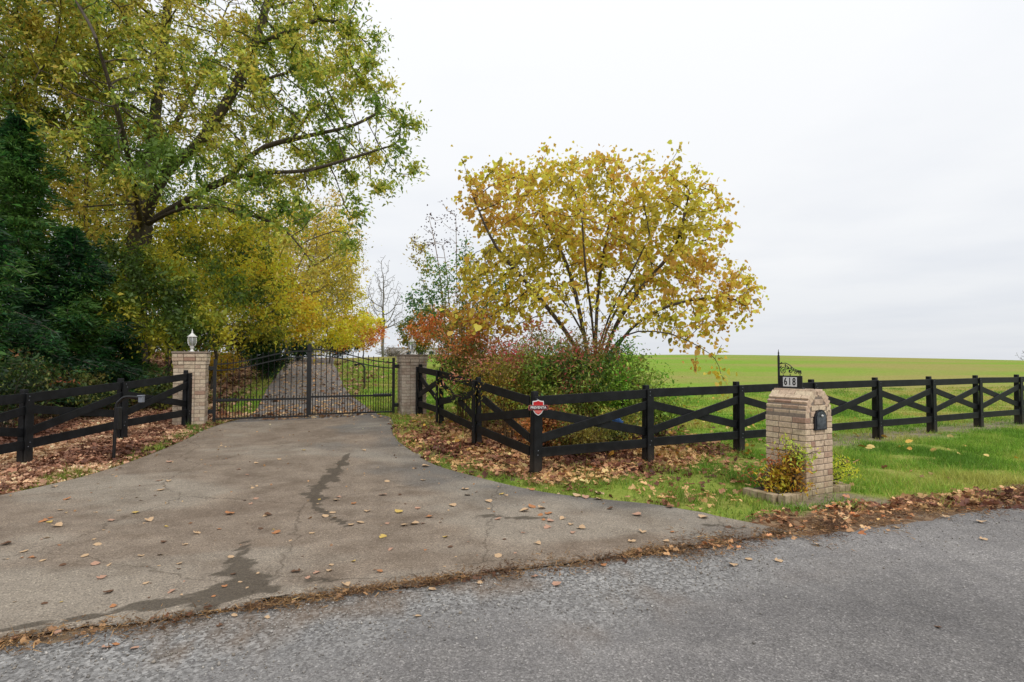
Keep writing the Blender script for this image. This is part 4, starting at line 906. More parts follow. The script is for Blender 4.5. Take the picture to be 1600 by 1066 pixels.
# ------------------------------------------------------------------ shrubs
def shrub(name, label, base, Ht, R, seed, pal, nstem, nleaf, ls, cat='shrub', group=None, tmpl=DIAMOND, lw=.45, bark='bark', low=.2, stem_r=.008, top_pal=None, sprays=0, rz=1.0, spread=.13, droop=.1, arch_=.5, freq=.8, zfrac=.6, tip=.004):
    """many stems from the base, leaves along their upper reach; top_pal colours the upper leaves"""
    rng = np.random.default_rng(seed); bx, by = base; bz = h1(bx, by)-.05; root = empty(name, (bx, by, bz), label, cat, group)
    X, par = [], []; tips = []
    for s in range(nstem):
        a = rng.random()*6.283; q = rng.random()**.6; h = Ht*(.62+.38*rng.random())*(1.05-.35*q*q*rz); b0 = np.array([rng.normal()*.08*R, rng.normal()*.08*R, 0]); e = np.array([R*q*math.cos(a), R*q*math.sin(a), h])
        last = -1; m = 8
        for i in range(m+1):
            f = i/m; p = b0+np.array([e[0]*f**(1+arch_), e[1]*f**(1+arch_), e[2]*(f*(1.12-.12*f))])+rng.normal(size=3)*.012; X.append(p); par.append(last); last = len(X)-1
            if f > low: tips.append((last, f))
            if f > .45 and rng.random() < .8:
                d = unit(np.array([rng.normal(), rng.normal(), .6*rng.random()])); l2 = last
                for w in range(3): X.append(X[l2]+d*Ht*.055+rng.normal(size=3)*.01); par.append(l2); l2 = len(X)-1; tips.append((l2, f))
    X = np.array(X); par = np.array(par); r, nch = radii(par, tip, 2.4, stem_r*2); obj_from('stems', branch_mesh('stems', X, par, r, M[bark], 4), root)
    ti = np.array([t[0] for t in tips]); tf = np.array([t[1] for t in tips]); w = tf**1.2; w /= w.sum(); j = rng.choice(len(ti), nleaf, p=w)
    pos = X[ti[j]]+rng.normal(size=(nleaf, 3))*spread*np.array([1, 1, .7]); pos[:, 2] = np.maximum(pos[:, 2], .06)
    tan = rng.normal(size=(nleaf, 3)); tan[:, 2] -= droop; ln = ls*np.exp(rng.normal(size=nleaf)*.25); col = pick(pal, pos, rng, freq, .25, seed, .25)
    if top_pal is not None:
        ct = pick(top_pal, pos, rng, freq, .25, seed+1, .22); k = sstep(pos[:, 2]/Ht+.18*wnoise(pos, .9, seed+2, 2)+rng.normal(size=nleaf)*.06, zfrac-.12, zfrac+.12)[:, None]; k = (rng.random((nleaf, 1)) < k)
        col = np.where(k, ct, col)
    obj_from('foliage', leaves_mesh('foliage', tmpl, pos, tan, ln, ln*lw, col, M['leaf'], rng, .9), root); return root
GS = [lin(44, 70, 26), lin(70, 98, 32), lin(104, 124, 40), lin(140, 150, 60)]
OLV = [lin(70, 70, 24), lin(104, 98, 34), lin(136, 118, 40), lin(150, 112, 44)]
RED = [lin(150, 62, 58), lin(166, 98, 78), lin(88, 100, 44), lin(112, 116, 56)]
ORG = [lin(176, 96, 52), lin(190, 116, 60), lin(126, 106, 46), lin(160, 120, 54)]
NG = 'nandina shrubs behind the corner fence'
shrub('nandina_shrub', 'nandina with orange red top leaves next to the greyish tan pillar', X_(726, 12.9), 2.75, .75, 61, OLV[:2]+GS[1:2]+OLV[2:3], 30, 6400, .075, group=NG, top_pal=ORG, bark='cane', zfrac=.66, arch_=.8, lw=.34)
shrub('nandina_shrub', 'orange topped nandina between the tan canes and the green myrtle', X_(756, 11.7), 2.2, .8, 62, OLV[:2]+GS[1:3], 28, 5200, .07, group=NG, top_pal=ORG[:3]+[RED[1]], bark='cane', zfrac=.7, arch_=.8, lw=.34)
shrub('nandina_shrub', 'nandina with dusty pink feathery top over bare tan canes', X_(797, 10.7), 1.95, .95, 63, OLV[1:]+GS[2:3], 36, 5000, .062, group=NG, top_pal=[lin(168, 70, 70), lin(186, 100, 88), lin(150, 110, 70), lin(190, 124, 96)], bark='cane', low=.55, zfrac=.74, arch_=1.1, stem_r=.009, lw=.34)
shrub('nandina_shrub', 'nandina with deep red leaf tufts above the shield sign', X_(858, 10.6), 2.1, .85, 64, GS[1:]+[OLV[1]], 32, 7000, .066, group=NG, top_pal=RED, bark='cane', zfrac=.76, arch_=.7, lw=.34)
shrub('nandina_shrub', 'green nandina tinged red at the top in front of the yellow tree', X_(914, 10.6), 2.2, .9, 65, [GS[0], GS[1], OLV[1], GS[2]], 32, 7800, .068, group=NG, top_pal=[lin(110, 100, 44), lin(150, 84, 64), lin(170, 92, 74), lin(90, 104, 40)], bark='cane', zfrac=.72, arch_=.7, lw=.34)
shrub('privet_shrub', 'bright green leafy shrub behind the fence at the foot of the yellow tree', X_(978, 10.9), 1.85, .95, 66, [lin(70, 108, 32), lin(104, 146, 44), lin(134, 160, 58), lin(110, 122, 50)], 30, 7000, .065, zfrac=2, arch_=.6, low=.1)
shrub('privet_shrub', 'low trailing green shrub reaching toward the open field', X_(1030, 11.4), 1.1, .7, 67, [lin(90, 112, 40), lin(120, 138, 50), lin(150, 150, 56)], 16, 1900, .06, arch_=.4, low=.15)
shrub('low_shrub', 'low olive shrub filling the corner under the shield sign', X_(900, 9.4), .62, .6, 68, [lin(84, 84, 32), lin(112, 110, 40), lin(96, 74, 36), lin(130, 120, 50)], 22, 3200, .055, low=.1)
shrub('low_shrub', 'rusty brown low shrub under the bare tan canes', X_(850, 9.6), .75, .55, 69, [lin(96, 50, 26), lin(140, 78, 36), lin(116, 92, 40), lin(160, 100, 50)], 22, 2600, .055, low=.1)
shrub('low_shrub', 'yellowish low shrub beside the blue cloth behind the fence', X_(960, 10.0), .7, .5, 70, [lin(120, 112, 44), lin(156, 136, 54), lin(90, 100, 40)], 20, 2200, .055, low=.1)
# crape myrtle: tall green stems, bare seed heads above
def myrtle():
    Y0 = 12.9; bx, by = X_(716, Y0); bz = h1(bx, by)-.05; sk = ([], []); b = np.array([bx, by, bz]); last0 = chain(sk, [b, b+np.array([0, 0, .25])], seg=.12)
    for px, py, dy in ((668, 330, .2), (690, 370, -.2), (730, 350, .3), (755, 400, -.3), (650, 420, .1), (780, 430, .4), (712, 330, .1)):
        chain(sk, [b+np.array([((px-716)/FPX*Y0)*.25, dy*.4, 1.1]), at((px*2+716)/3, (py*2+560)/3, Y0+dy), at(px, py, Y0+dy)], last0, .25)
    rng = np.random.default_rng(71); A = blob_pts([B(668, 400, Y0, .45, .7), B(700, 430, Y0, .7, .9), B(660, 470, Y0, .45, .35), B(740, 480, Y0, .7, .6), B(690, 350, Y0, .5, .5), B(770, 460, Y0, .5, .5)], 420, rng, .4)
    root, X, par, r = tree('crape_myrtle', 'slender green leaved crape myrtle with bare seed heads on top', 'tree', sk, A, .2, .25, 71, [lin(44, 84, 44), lin(70, 108, 50), lin(104, 126, 50), lin(150, 130, 50)], 5200, .07, tip=.004, cap=.035, bark='cane', spread=.16, maxr=.02, lw=.5, leafclip=lambda p: p[:, 2] < CAM_Z+2.55+.35*np.sin(p[:, 0]*5))
    # seed heads: little dark capsules at the bare tops
    tips = X[(X[:, 2] > CAM_Z+2.4)]; q = tips[rng.integers(0, len(tips), 260)]+rng.normal(size=(260, 3))*.07-X[0]
    c = np.tile(np.array(lin(86, 72, 78)), (260, 1)); obj_from('seed_heads', leaves_mesh('seed_heads', OVAL, q, rng.normal(size=(260, 3)), np.full(260, .045), np.full(260, .04), c, M['dead'], rng), root)
myrtle()
# yellow redbud
def redbud():
    Y0 = 11.8; bx, by = X_(930, Y0); bz = h1(bx, by)-.1; sk = ([], []); b = np.array([bx, by, bz]); f = chain(sk, [b, b+np.array([0, 0, .35])], seg=.15)
    st = [[(922, 580, 0), (908, 500, .1), (888, 420, .3), (852, 345, .5), (830, 290, .6)], [(930, 570, .1), (932, 500, .2), (936, 440, .3), (948, 370, .3), (960, 310, .2)], [(940, 575, -.1), (962, 510, -.3), (1002, 450, -.6), (1055, 385, -.8), (1075, 310, -.8)],
          [(945, 580, -.2), (985, 515, -.5), (1040, 480, -.9), (1110, 465, -1.1), (1160, 470, -1.2)], [(915, 580, -.2), (885, 520, -.5), (830, 450, -.8), (775, 385, -1), (740, 310, -1.1)], [(935, 575, .4), (955, 500, 1.0), (1000, 440, 1.6), (1060, 420, 2.0)], [(925, 575, .4), (905, 510, .9), (860, 450, 1.5), (800, 430, 1.9)],
          [(940, 580, -.3), (975, 525, -.9), (1040, 520, -1.4), (1100, 545, -1.6)], [(930, 570, -.3), (925, 500, -.9), (915, 420, -1.5), (910, 350, -1.8)], [(932, 570, -.2), (950, 500, -.8), (985, 430, -1.4), (1020, 360, -1.7)]]
    for s in st: chain(sk, [at(px, py, Y0+dy) for px, py, dy in s], f, .22)
    rng = np.random.default_rng(81)
    bl = [B(940, 340, Y0, 1.9, 1.1, 1.9), B(830, 330, Y0, 1.3, 1.1, 1.6), B(1050, 370, Y0, 1.2, 1.2, 1.7), B(1110, 450, Y0-.6, .9, .65, 1.2), B(760, 310, Y0-.5, .6, .65, .9), B(1060, 290, Y0-.4, .5, .55, .7), B(850, 400, Y0+.5, 1.4, .8, 1.2), B(1000, 420, Y0+.3, 1.5, .7, 1.4), B(780, 430, Y0-.2, .9, .6, 1.2), B(1150, 475, Y0-1, .45, .4, .6), B(920, 270, Y0, .9, .35, .8), B(735, 270, Y0-.6, .25, .3, .4), B(1080, 520, Y0-1.2, .8, .22, .6), B(740, 480, Y0-.3, .6, .5, .8), B(800, 500, Y0-.2, .8, .35, .8)]
    A = blob_pts(bl+[B(860, 470, Y0-.4, 1.3, .4, 1.3), B(1000, 490, Y0-.6, 1.3, .35, 1.2), B(1120, 500, Y0-1, .6, .3, .6)], 2600, rng, .4)
    # a few long whips rise above the crown
    A = np.vstack([A]+[np.linspace(at(a, b_, Y0+d), at(c, e, Y0+d), 6) for a, b_, c, e, d in ((850, 290, 858, 215, .2), (900, 270, 903, 228, 0), (1055, 290, 1068, 218, -.6), (1020, 270, 1010, 235, -.2), (730, 290, 722, 240, -.6), (1100, 545, 1135, 600, -1.4), (1060, 530, 1090, 585, -1.5))])
    REDB = [lin(144, 130, 44), lin(178, 150, 50), lin(202, 164, 58), lin(194, 152, 54), lin(164, 126, 56)]
    tree('redbud_tree', 'broad redbud with golden yellow heart shaped leaves behind the fence', 'tree', sk, A, .155, .18, 82, REDB, 21000, .067, tip=.0048, cap=.075, tmpl=HEART, spread=.15, lw=.95, droop=.75, maxr=.016, freq=.5, lspread=.3, bright=.2, up=.2, expo=2.2, gain=2.05, leafclip=lambda p: RNG.random(len(p)) < .10+.95*sstep(np.sqrt(((p[:, 0]-bx)/3.1)**2+((p[:, 1]-by)/2.5)**2+((p[:, 2]-2.0)/3.6)**2)+RNG.normal(size=len(p))*.08, .26, .60))
redbud()

# undergrowth behind the left fence and dark bushes by the drive
DK = [lin(22, 40, 18), lin(38, 58, 22), lin(62, 76, 28), lin(90, 90, 34)]
UG = 'undergrowth bushes behind the fence'
shrub('undergrowth_bush', 'dark undergrowth bush behind the fence with reddish leaves at its edge', X_(8, 10.6), 1.5, .8, 91, DK, 26, 3800, .075, group=UG, top_pal=[lin(150, 70, 50), DK[2], DK[1]], zfrac=.85)
shrub('undergrowth_bush', 'low dark green bush behind the keypad post', X_(140, 12.6), 1.0, .95, 92, DK, 24, 4000, .075, group=UG)
shrub('undergrowth_bush', 'low dark bush at the oak foot near the cream pillar', X_(250, 14.2), 1.0, .9, 93, DK[1:]+[lin(120, 116, 40)], 24, 4000, .075, group=UG)
shrub('undergrowth_bush', 'olive brown bush between two cedars behind the fence', X_(70, 12.2), 1.3, .8, 94, [lin(48, 46, 20), lin(76, 68, 28), lin(98, 84, 34)], 24, 3200, .07, group=UG)
shrub('evergreen_bush', 'round dark evergreen bush beyond the gate beside the leafy bank', X_(416, 22.5), 1.75, .75, 95, [lin(18, 44, 22), lin(30, 60, 28), lin(48, 78, 34)], 36, 6500, .10, group='dark evergreen bushes beyond the gate', low=.05, zfrac=2)
shrub('evergreen_bush', 'bluish dark evergreen bush behind the meeting stiles of the gate', X_(466, 38), 1.7, 1.0, 96, [lin(24, 50, 34), lin(36, 66, 40), lin(54, 84, 44)], 36, 5500, .12, group='dark evergreen bushes beyond the gate', low=.05)
shrub('evergreen_bush', 'wide dark evergreen bush at the top of the drive', X_(528, 47), 2.0, 1.9, 97, [lin(28, 46, 24), lin(44, 62, 28), lin(70, 80, 34)], 40, 6000, .16, group='dark evergreen bushes beyond the gate', low=.05)
shrub('bare_hedge', 'grey brown bare hedge on the rise beside the house', X_(612, 56), 1.4, 1.7, 98, [lin(130, 116, 104), lin(150, 134, 116)], 60, 700, .1, bark='bark_grey', stem_r=.02, tip=.012)
shrub('undergrowth_bush', 'yellow brown bush on the leafy bank beyond the gate', X_(330, 20), 1.3, .9, 99, [lin(140, 110, 34), lin(190, 150, 40), lin(110, 100, 34)], 24, 3400, .085, group=UG)

for i, (px, Y, hh, rr, lb) in enumerate([(372, 27, 2.6, 1.5, 'tall olive thicket bush at the top of the leafy bank'), (300, 26, 2.8, 1.6, 'tall thicket bush behind the cream pillar lantern'), (230, 25, 2.6, 1.6, 'shady thicket bush behind the oak trunk'),
        (160, 24, 2.8, 1.6, 'shady thicket bush behind the cedar sapling'), (80, 23, 2.8, 1.6, 'shady thicket bush deep behind the two cedars'), (420, 38, 3.0, 1.9, 'far gold green thicket bush above the dark evergreen bushes'), (490, 52, 2.8, 2.2, 'far thicket bush where the drive goes over the rise')]):
    shrub('thicket_bush', lb, X_(px, Y), hh, rr, 120+i, [[lin(60, 66, 26), lin(92, 92, 34), lin(130, 116, 40), lin(150, 122, 40)], [lin(44, 56, 24), lin(72, 80, 30), lin(104, 100, 36), lin(126, 104, 36)], [lin(96, 96, 36), lin(140, 126, 40), lin(170, 144, 44), lin(120, 104, 40)]][i % 3 if i < 5 else 2], 34, 4200, .13, group='thicket bushes in the wood', low=.05)
# plants in the mailbox planter
pp = lambda u, v: tuple(mc+e1*u+e2*v)
shrub('planter_plant', 'rust and gold leaved plant in the brick planter', pp(-.40, .08), .5, .26, 101, [lin(120, 64, 34), lin(150, 110, 38), lin(180, 150, 44), lin(150, 140, 46)], 15, 650, .04, cat='plant', top_pal=[lin(130, 52, 40), lin(160, 84, 44)], zfrac=.7, spread=.06)
shrub('planter_plant', 'yellow green plant climbing the brick mailbox', pp(-.31, -.12), .80, .15, 102, [lin(150, 150, 40), lin(184, 172, 44), lin(196, 140, 36), lin(140, 100, 36)], 13, 950, .045, cat='plant', top_pal=[lin(150, 168, 60), lin(176, 184, 70)], zfrac=.6, spread=.05)
shrub('planter_plant', 'low gold leaved plant between the rust plant and the mailbox', pp(-.36, -.06), .36, .24, 104, [lin(190, 150, 36), lin(206, 168, 44), lin(150, 120, 36), lin(150, 84, 34)], 16, 900, .042, cat='plant', spread=.05)
shrub('planter_plant', 'feathery lime yellow plant leaning out over the lawn', pp(.44, .05), .58, .36, 103, [lin(170, 178, 50), lin(206, 196, 50), lin(196, 200, 90), lin(130, 140, 46)], 18, 1300, .045, cat='plant', lw=.3, spread=.06, arch_=1.0)

# ------------------------------------------------------------------ house far behind, blue cloth
def house():
    x, y = X_(650, 95); z = h1(x, y)-.15; Wd, Dp, Hw = 8.5, 6.5, 2.2
    r = empty('house', (x, y, z), 'small white house far behind the greyish tan pillar', 'house', rz=.12)
    part('wall', bevel_box(Wd, Dp, Hw, 0), M['house_white'], r, (0, 0, Hw/2))
    p = [(-Dp/2-.35, Hw+.004), (Dp/2+.35, Hw+.004), (0, Hw+1.25)]; bm = bmesh.new()
    a = [bm.verts.new((-Wd/2-.3, q, w)) for q, w in p]; b = [bm.verts.new((Wd/2+.3, q, w)) for q, w in p]; bm.faces.new(a); bm.faces.new(b[::-1])
    for i in range(3): bm.faces.new((a[i], b[i], b[(i+1) % 3], a[(i+1) % 3]))
    bmesh.ops.recalc_face_normals(bm, faces=bm.faces[:]); part('roof', bm, M['house_roof'], r)
    for wx in (-2.8, -1.0, 2.6):
        w = part('window', bevel_box(.95, .06, 1.05, .01), M['white'], r, (wx, -Dp/2-.02, 1.2)); part('pane', bevel_box(.75, .03, .85, 0), M['pane'], w, (0, -.03, 0))
    part('door', bevel_box(.95, .06, 1.85, .01), M['pane'], r, (.9, -Dp/2-.02, .94))
house()
def cloth():
    c = np.array([1.61, 8.72]); bm = bmesh.new(); bmesh.ops.create_icosphere(bm, subdivisions=3, radius=1); rg = np.random.default_rng(5)
    for v in bm.verts:
        p = np.array(v.co)[None]; d = 1+.35*float(wnoise(p, .5, 7)[0])
        v.co = Vector((v.co.x*.085*d, v.co.y*.04*d, v.co.z*.045*d-.25*abs(v.co.x*.085)))
    o = part('blue_cloth', bm, M['blue'], None, (c[0], c[1], .665), smooth=True); o.rotation_euler = (0, .25, .45); tag(o, 'small crumpled blue cloth lying on the fence brace', 'cloth')
cloth()

# ------------------------------------------------------------------ ground cover: litter, grass, gravel, debris
def on_ground(P): return np.column_stack([P, H(P[:, 0], P[:, 1])])
def sample(n, x0, x1, y0, y1, rng): return np.column_stack([rng.uniform(x0, x1, n), rng.uniform(y0, y1, n)])
def in_view(P, m=.06): return (P[:, 1] > .5) & (np.abs(P[:, 0]) < (.9+m)*P[:, 1]+.4)
def flat_tan(n, rng, tilt=.25):
    a = rng.random(n)*6.283; return np.stack([np.cos(a), np.sin(a), rng.normal(size=n)*tilt], 1)
DEADPAL = [lin(84, 54, 42), lin(118, 80, 64), lin(146, 106, 86), lin(172, 134, 112), lin(196, 162, 132)]
def litter(name, label, box, n, tmpl, size, pal, seed, gain=1.0, fn=None, zoff=.012):
    rng = np.random.default_rng(seed); P = sample(n, *box, rng); P = P[in_view(P)]
    lit, dirt, _ = fields(P); pr = lit if fn is None else fn(P, lit, dirt); k = (rng.random(len(P)) < pr) & ~in_poly(P, DPOLY); P = P[k]; V = on_ground(P); V[:, 2] += zoff+rng.random(len(V))*.03
    m = len(V); ln = size*np.exp(rng.normal(size=m)*.28); col = pick(pal, V, rng, .6, .33, seed, .22, gain, (1.0, .98, .9))
    t, b, nn = frames(unit(flat_tan(m, rng, .3)), rng, 1.6); nn = np.where(nn[:, 2:3] < 0, -nn, nn)
    VV, F, kk = place(tmpl, V, t, b, nn, ln, ln*.8); o = obj_from(name, np_mesh(name, VV, F, M['dead'], False, np.repeat(col, kk, 0))); tag(o, label, 'leaves', kind='stuff')
litter('leaf_litter', 'thick brown leaf litter between the fence and the drive edge', (-11, -5.3, 5.5, 14), 62000, LOBED, .058, DEADPAL, 201, 1.35)
litter('leaf_litter', 'brown leaf litter on the bank beyond the gate', (-22, -5, 13, 40), 40000, DIAMOND, .13, DEADPAL[1:], 202)
litter('leaf_litter', 'tan and russet fallen leaves under the shrubs and corner fence', (-3, 6, 6, 14), 36000, LOBED, .072, [lin(84, 50, 40), lin(124, 80, 62), lin(156, 110, 86), lin(184, 144, 108), lin(196, 160, 112)], 203, 1.25)
litter('leaf_litter', 'brown leaves and dead grass along the road verge by the mailbox', (1.2, 9, 4.4, 9), 22000, LOBED, .046, [lin(100, 66, 46), lin(146, 104, 72), lin(180, 140, 104), lin(190, 150, 116), lin(176, 112, 72)], 204, 1.5, fn=lambda P, l, d: l*((P[:, 1]-road_y(P[:, 0])) < .75)*sstep(P[:, 1]-road_y(P[:, 0])+wnoise(P, .7, 81)*.12, -.22, .12)*np.clip(.55+.6*wnoise(P, 1.3, 77), .12, 1))
litter('leaf_litter', 'yellow leaves strewn over the grass behind the fence', (-3, 9, 9, 26), 5200, OVAL, .10, [lin(206, 164, 60), lin(214, 176, 90), lin(190, 140, 60), lin(216, 190, 120)], 205, fn=lambda P, l, d: .35*np.exp(-((P[:, 0]-2.5)/3.2)**2-((P[:, 1]-12)/4)**2)+.03, zoff=.05)

def grass(name, label, box, n, hgt, wid, pal, seed, dens, gain=1.15, lay=.45, vg=0):
    rng = np.random.default_rng(seed); P = sample(n, *box, rng); P = P[in_view(P)]
    lit, dirt, _ = fields(P); rd = P[:, 1]-road_y(P[:, 0]); ok = ~in_poly(P, DPOLY) & (rd > .05)
    k = (rng.random(len(P)) < np.clip(np.maximum((1-lit*.93)*(1-dirt*.93), vg*sstep(wnoise(P, 1.1, 78), .15, .5)*(rd < .8))*dens(P), 0, 1)) & ok; P = P[k]; V = on_ground(P); V[:, 2] -= .004; m = len(V)
    hh = hgt*np.exp(rng.normal(size=m)*.42)*(1+.5*wnoise(P, .9, seed+3)); t = np.stack([rng.normal(size=m)*lay, rng.normal(size=m)*lay, np.ones(m)], 1)
    col = pick(pal, V, rng, .35, .3, seed, .22, gain); t, b, nn = frames(unit(t), rng); VV, F, kk = place(BLADE, V, t, b, nn, hh, np.full(m, wid))
    o = obj_from(name, np_mesh(name, VV, F, M['grass'], False, np.repeat(col, kk, 0))); tag(o, label, 'grass', kind='stuff')
GP = [lin(92, 128, 34), lin(116, 152, 42), lin(140, 168, 58), lin(170, 166, 80)]
DRYP = [lin(110, 124, 40), lin(150, 150, 60), lin(178, 162, 84), lin(130, 146, 50)]
grass('lawn_grass', 'bright green lawn between the road and the long fence', (2.6, 14.5, 6, 17), 640000, .047, .0085, GP, 211, vg=.35, dens= lambda P: (pl_dist(P, FENCE_R) > .05)*(P[:, 1] < 8.2+.5158*(P[:, 0]-.315)))
grass('verge_grass', 'patchy grass along the curved drive edge by the corner post', (-3.2, 3.2, 5.6, 14.2), 110000, .055, .009, DRYP[:1]+GP[:2]+DRYP[1:3], 212, lambda P: (.25+.8*sstep(wnoise(P, 1.1, 80), -.25, .4))*(P[:, 1] < 8.2+.5158*(P[:, 0]-.315)+100*(P[:, 0] < .3)))
grass('verge_grass', 'thin strip of yellow green grass between drive and leaf litter', (-7.5, -5, 5, 13), 150000, .05, .009, DRYP+GP[:1], 213, lambda P: (pl_dist(P, LE4) < .42)*(.35+1.3*sstep(wnoise(P, 1.4, 79), -.3, .4)))
grass('field_grass', 'mown grass of the open field just behind the long fence', (-2.5, 26, 9, 27), 420000, .05, .016, GP[:3]+DRYP[1:3], 214, lambda P: (P[:, 1] > 8.3+.5158*(P[:, 0]-.315))*np.clip(14/P[:, 1], 0, 1))
grass('bank_grass', 'grass on both sides of the drive beyond the gate', (-13, -1.5, 13.2, 34), 200000, .055, .018, DRYP+GP[:2], 215, lambda P: np.clip(16/P[:, 1], 0, 1))

def debris():
    rng = np.random.default_rng(221); n = 42000; x = rng.uniform(-5, 8.5, n); w = np.interp(x, [-8, -3, -1, 1, 2.6, 8], [.16, .14, .09, .17, .30, .34])*(1+.5*wnoise(x[:, None], .8, 5))
    y = road_y(x)+rng.normal(size=n)*w*.6+np.interp(x, [-8, -2, -1, 2, 3.5, 8], [-.09, -.08, -.03, -.02, .12, .22]); P = np.column_stack([x, y]); k = in_view(P) & (rng.random(n) < np.interp(x, [-5, -2, -1, 0, 2], [.8, .7, .45, .7, .9])*(.6+.4*wnoise(P, .9, 8))); P = P[k]; V = on_ground(P); V[:, 2] += .026+rng.random(len(V))*.012; m = len(V)
    ln = .045*np.exp(rng.normal(size=m)*.4); t, b, nn = frames(unit(flat_tan(m, rng, .22)), rng, 2.0); col = pick([lin(82, 54, 32), lin(128, 92, 56), lin(160, 122, 76), lin(100, 70, 40)], V, rng, 1, .3, 9, .3, 1.0)
    VV, F, kk = place(BLADE, V, t, b, nn, ln, np.full(m, .007)); o = obj_from('dead_grass_debris', np_mesh('dead_grass_debris', VV, F, M['dead'], False, np.repeat(col, kk, 0))); tag(o, 'brown dead grass debris along the seam of drive and road', 'debris', kind='stuff')
    # loose chips
    n = 16000; x = rng.uniform(-4.5, 7, n); d = np.abs(rng.normal(size=n))*.5; y = road_y(x)-d+.04; P = np.column_stack([x, y]); P = P[in_view(P) & (rng.random(n) < np.where(x > 2, .25, .8))]; V = on_ground(P); m = len(V); s = .0046*np.exp(rng.normal(size=m)*.4); V[:, 2] += .015+s*.4
    OCT = (np.array([(1, 0, 0), (-1, 0, 0), (0, 1, 0), (0, -1, 0), (0, 0, .7), (0, 0, -.7)], float), [(0, 2, 4), (2, 1, 4), (1, 3, 4), (3, 0, 4), (2, 0, 5), (1, 2, 5), (3, 1, 5), (0, 3, 5)])
    t, b, nn = frames(unit(rng.normal(size=(m, 3))), rng); col = pick([lin(132, 128, 124), lin(160, 156, 152), lin(190, 186, 180), lin(140, 132, 122)], V, rng, 2, .4, 10, .2, 1.0, (1, .985, .96))
    VV, F, kk = place(OCT, V, t, b, nn, s, s*.8); o = obj_from('loose_gravel', np_mesh('loose_gravel', VV, F, M['dead'], False, np.repeat(col, kk, 0))); tag(o, 'loose grey gravel chips along the road edge', 'gravel', kind='stuff')
litter('leaf_litter', 'broken brown leaves gathered in the drive and road seam', (-5, 2.2, 2, 5.6), 26000, LOBED, .035, [lin(90, 58, 40), lin(126, 86, 60), lin(160, 120, 86), lin(180, 140, 100)], 206, 1.0, fn=lambda P, l, d: np.exp(-((P[:, 1]-road_y(P[:, 0])+.07)/.075)**2)*np.clip(.35+.6*wnoise(P, .8, 82), .03, 1), zoff=.018)
debris()

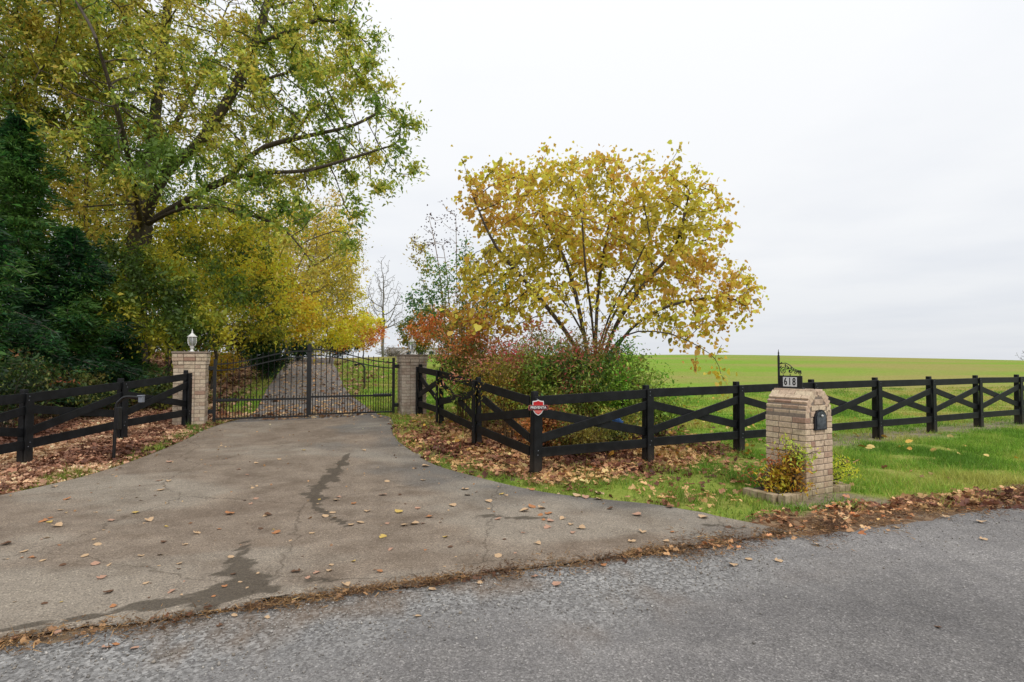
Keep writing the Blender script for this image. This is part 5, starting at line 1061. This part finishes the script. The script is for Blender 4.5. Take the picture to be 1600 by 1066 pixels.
# ------------------------------------------------------------------ single fallen leaves on the drive and road
def fallen():
    rng = np.random.default_rng(231); random.seed(5)
    c3 = [(695,250),(260,338),(185,388),(215,392),(250,410),(585,350),(645,385),(995,355),(480,385),(850,440),(800,490),(365,540),(135,547),(185,560),(270,580),(410,575),(470,580),(775,575),(605,540),(630,660),(470,700),(485,765),(1010,790),(945,835),(700,845),(500,918),(580,935),(460,932),(250,865),(740,698),(290,290),(735,127),(200,460),(20,490),(690,535),(440,635),(190,750),(995,545),(105,520),(420,490),(705,480)]
    c4 = [(565,212),(720,208),(740,80),(785,75),(735,147),(935,178),(548,272),(620,347),(745,370),(690,400),(845,318),(640,405),(545,457),(580,512),(838,500),(1045,540),(1045,378),(912,272),(450,393),(535,608),(325,580),(320,605),(170,610),(260,615),(225,635),(295,365),(90,437),(20,420),(55,360),(410,405),(390,670),(345,722),(760,677),(700,793),(967,648),(50,800),(1000,300),(1060,268),(905,247),(100,117),(205,75),(345,295),(240,440),(480,345),(330,350)]
    c5 = [(100,187),(155,195),(60,210),(190,222),(200,262),(178,295),(135,380),(375,140),(437,148),(450,113),(500,198),(635,230),(800,190),(985,243),(820,318),(665,320),(615,368),(785,367),(310,322),(255,250),(300,280),(105,97),(335,130),(1105,293),(115,540),(235,580),(1210,450),(1125,480),(470,483),(145,230),(360,300)]
    c6 = [(1160,205),(60,420),(930,785),(970,175),(1175,300),(700,235),(270,330)]
    px = [(a/2.7625, 680+b/2.7625) for a, b in c3]+[(400+a/2.7625, 680+b/2.7625) for a, b in c4]+[(800+a/3.27, 740+b/3.27) for a, b in c5]+[(1200+a/3.4825, 760+b/3.4825) for a, b in c6]
    big = len(px)
    while len(px) < big+85:
        q = (rng.uniform(0, 900), rng.uniform(668, 960)); g = gnd(*q)
        if in_poly(g[None, :2], DPOLY)[0]: px.append(q)
    kinds = [('tan', 'pale tan', lin(190, 160, 126)), ('yellow', 'yellow', lin(192, 164, 92)), ('orange', 'orange brown', lin(170, 118, 80)), ('brown', 'dark brown', lin(100, 74, 56)), ('pink', 'pinkish tan', lin(176, 138, 116))]
    meshes = {}
    for kn, _, c in kinds:
        mt = plain('fallen_leaf_'+kn, tuple(min(.85, v*1.05) for v in c), .8, ns=25, amp=.3, spec=.2)
        for sh in range(3):
            TV, TF = (LOBED, OVAL, HEART)[sh]; bm = bmesh.new(); cu = (.55, .35, .8)[sh]
            vs = [bm.verts.new((v[0]-.5, v[1], .05+cu*(v[1]**2)*.9+.28*cu*(v[0]-.45)**2+random.uniform(0, .08))) for v in TV]
            for f in TF: bm.faces.new([vs[i] for i in f])
            st = bm.verts.new((-.78, .02, .03)); s2 = bm.verts.new((-.78, -.02, .03)); s3 = bm.verts.new((-.48, 0, .06)); bm.faces.new((st, s2, s3))
            bmesh.ops.subdivide_edges(bm, edges=bm.edges[:], cuts=1, use_grid_fill=True)
            for v in bm.verts: v.co.z = max(.02, v.co.z+random.uniform(-.02, .03))
            meshes[kn, sh] = bm_mesh('fallen_leaf', bm, mt)
    for i, q in enumerate(px):
        g = gnd(*q); ond = bool(in_poly(g[None, :2], DPOLY)[0])
        kn, word, _ = kinds[rng.choice(5, p=[.48, .09, .14, .12, .17])]; sh = int(rng.integers(0, 3)); o = obj_from('fallen_leaf', meshes[kn, sh])
        if i < big: sz = rng.uniform(.06, .105)
        else: sz = rng.uniform(.025, .06)
        sz *= np.clip(g[1]/6, .55, 1.15)
        o.scale = (sz, sz, sz); o.location = (g[0], g[1], h1(g[0], g[1])+(.032 if ond else .016)); o.rotation_euler = (rng.normal()*.12, rng.normal()*.12, rng.random()*6.28)
        small = 'small ' if i >= big else ''
        rdd = g[1]-road_y(g[0]); dl, dr = pl_dist(g[None, :2], LE4)[0], pl_dist(g[None, :2], RE4)[0]
        if not ond: zone = 'on the road beside the drive seam' if rdd > -.45 else 'out on the grey road surface'
        elif g[1] > 10.2: zone = 'on the driveway just before the gate'
        elif rdd < .4: zone = 'on the driveway along the road seam'
        elif dr < .6: zone = 'on the driveway below the corner post'
        elif dl < .8: zone = 'on the driveway beside the leaf littered bank'
        elif g[0] < -2.6: zone = 'on the driveway in front of the keypad post'
        elif g[0] < -1.2: zone = 'on the driveway near the long dark stain'
        else: zone = 'on the driveway between dark stain and mailbox'
        shp = ('lobed', 'oval', 'heart shaped')[sh]
        tag(o, f'{small}{word} {shp} fallen leaf {zone}', 'leaf', f'{small}{word} {shp} leaves {zone}')
fallen()
def scraps():
    rng = np.random.default_rng(241); n = 9000; s = rng.random(n); f = rng.random(n); i = (s*(len(LE)-1)).astype(int); P = LE[i]*(1-f[:, None])+RE[i]*f[:, None]+rng.normal(size=(n, 2))*.2
    far = P[:, 1]-(.369/.929)*(P[:, 0]+4.7) > 13.2; e = np.minimum(pl_dist(P, LE4), pl_dist(P, RE4)); k = in_poly(P, DPOLY) & in_view(P) & (rng.random(n) < np.where(far, .6, .04+.5*np.exp(-e/.12)))
    P = P[k]; V = on_ground(P); V[:, 2] += .04; m = len(V); ln = np.where(P[:, 1] > 13, .11, .03)*np.exp(rng.normal(size=m)*.3); t, b, nn = frames(unit(flat_tan(m, rng, .2)), rng, 2)
    col = pick([lin(130, 90, 60), lin(176, 134, 96), lin(206, 176, 130), lin(190, 140, 90)], V, rng, 1, .4, 3, .2, 1.0); VV, F, kk = place(DIAMOND, V, t, b, nn, ln, ln*.7)
    o = obj_from('leaf_scraps', np_mesh('leaf_scraps', VV, F, M['dead'], False, np.repeat(col, kk, 0))); tag(o, 'crumbled leaf scraps strewn on the drive, thickest beyond the gate', 'leaves', kind='stuff')
scraps()
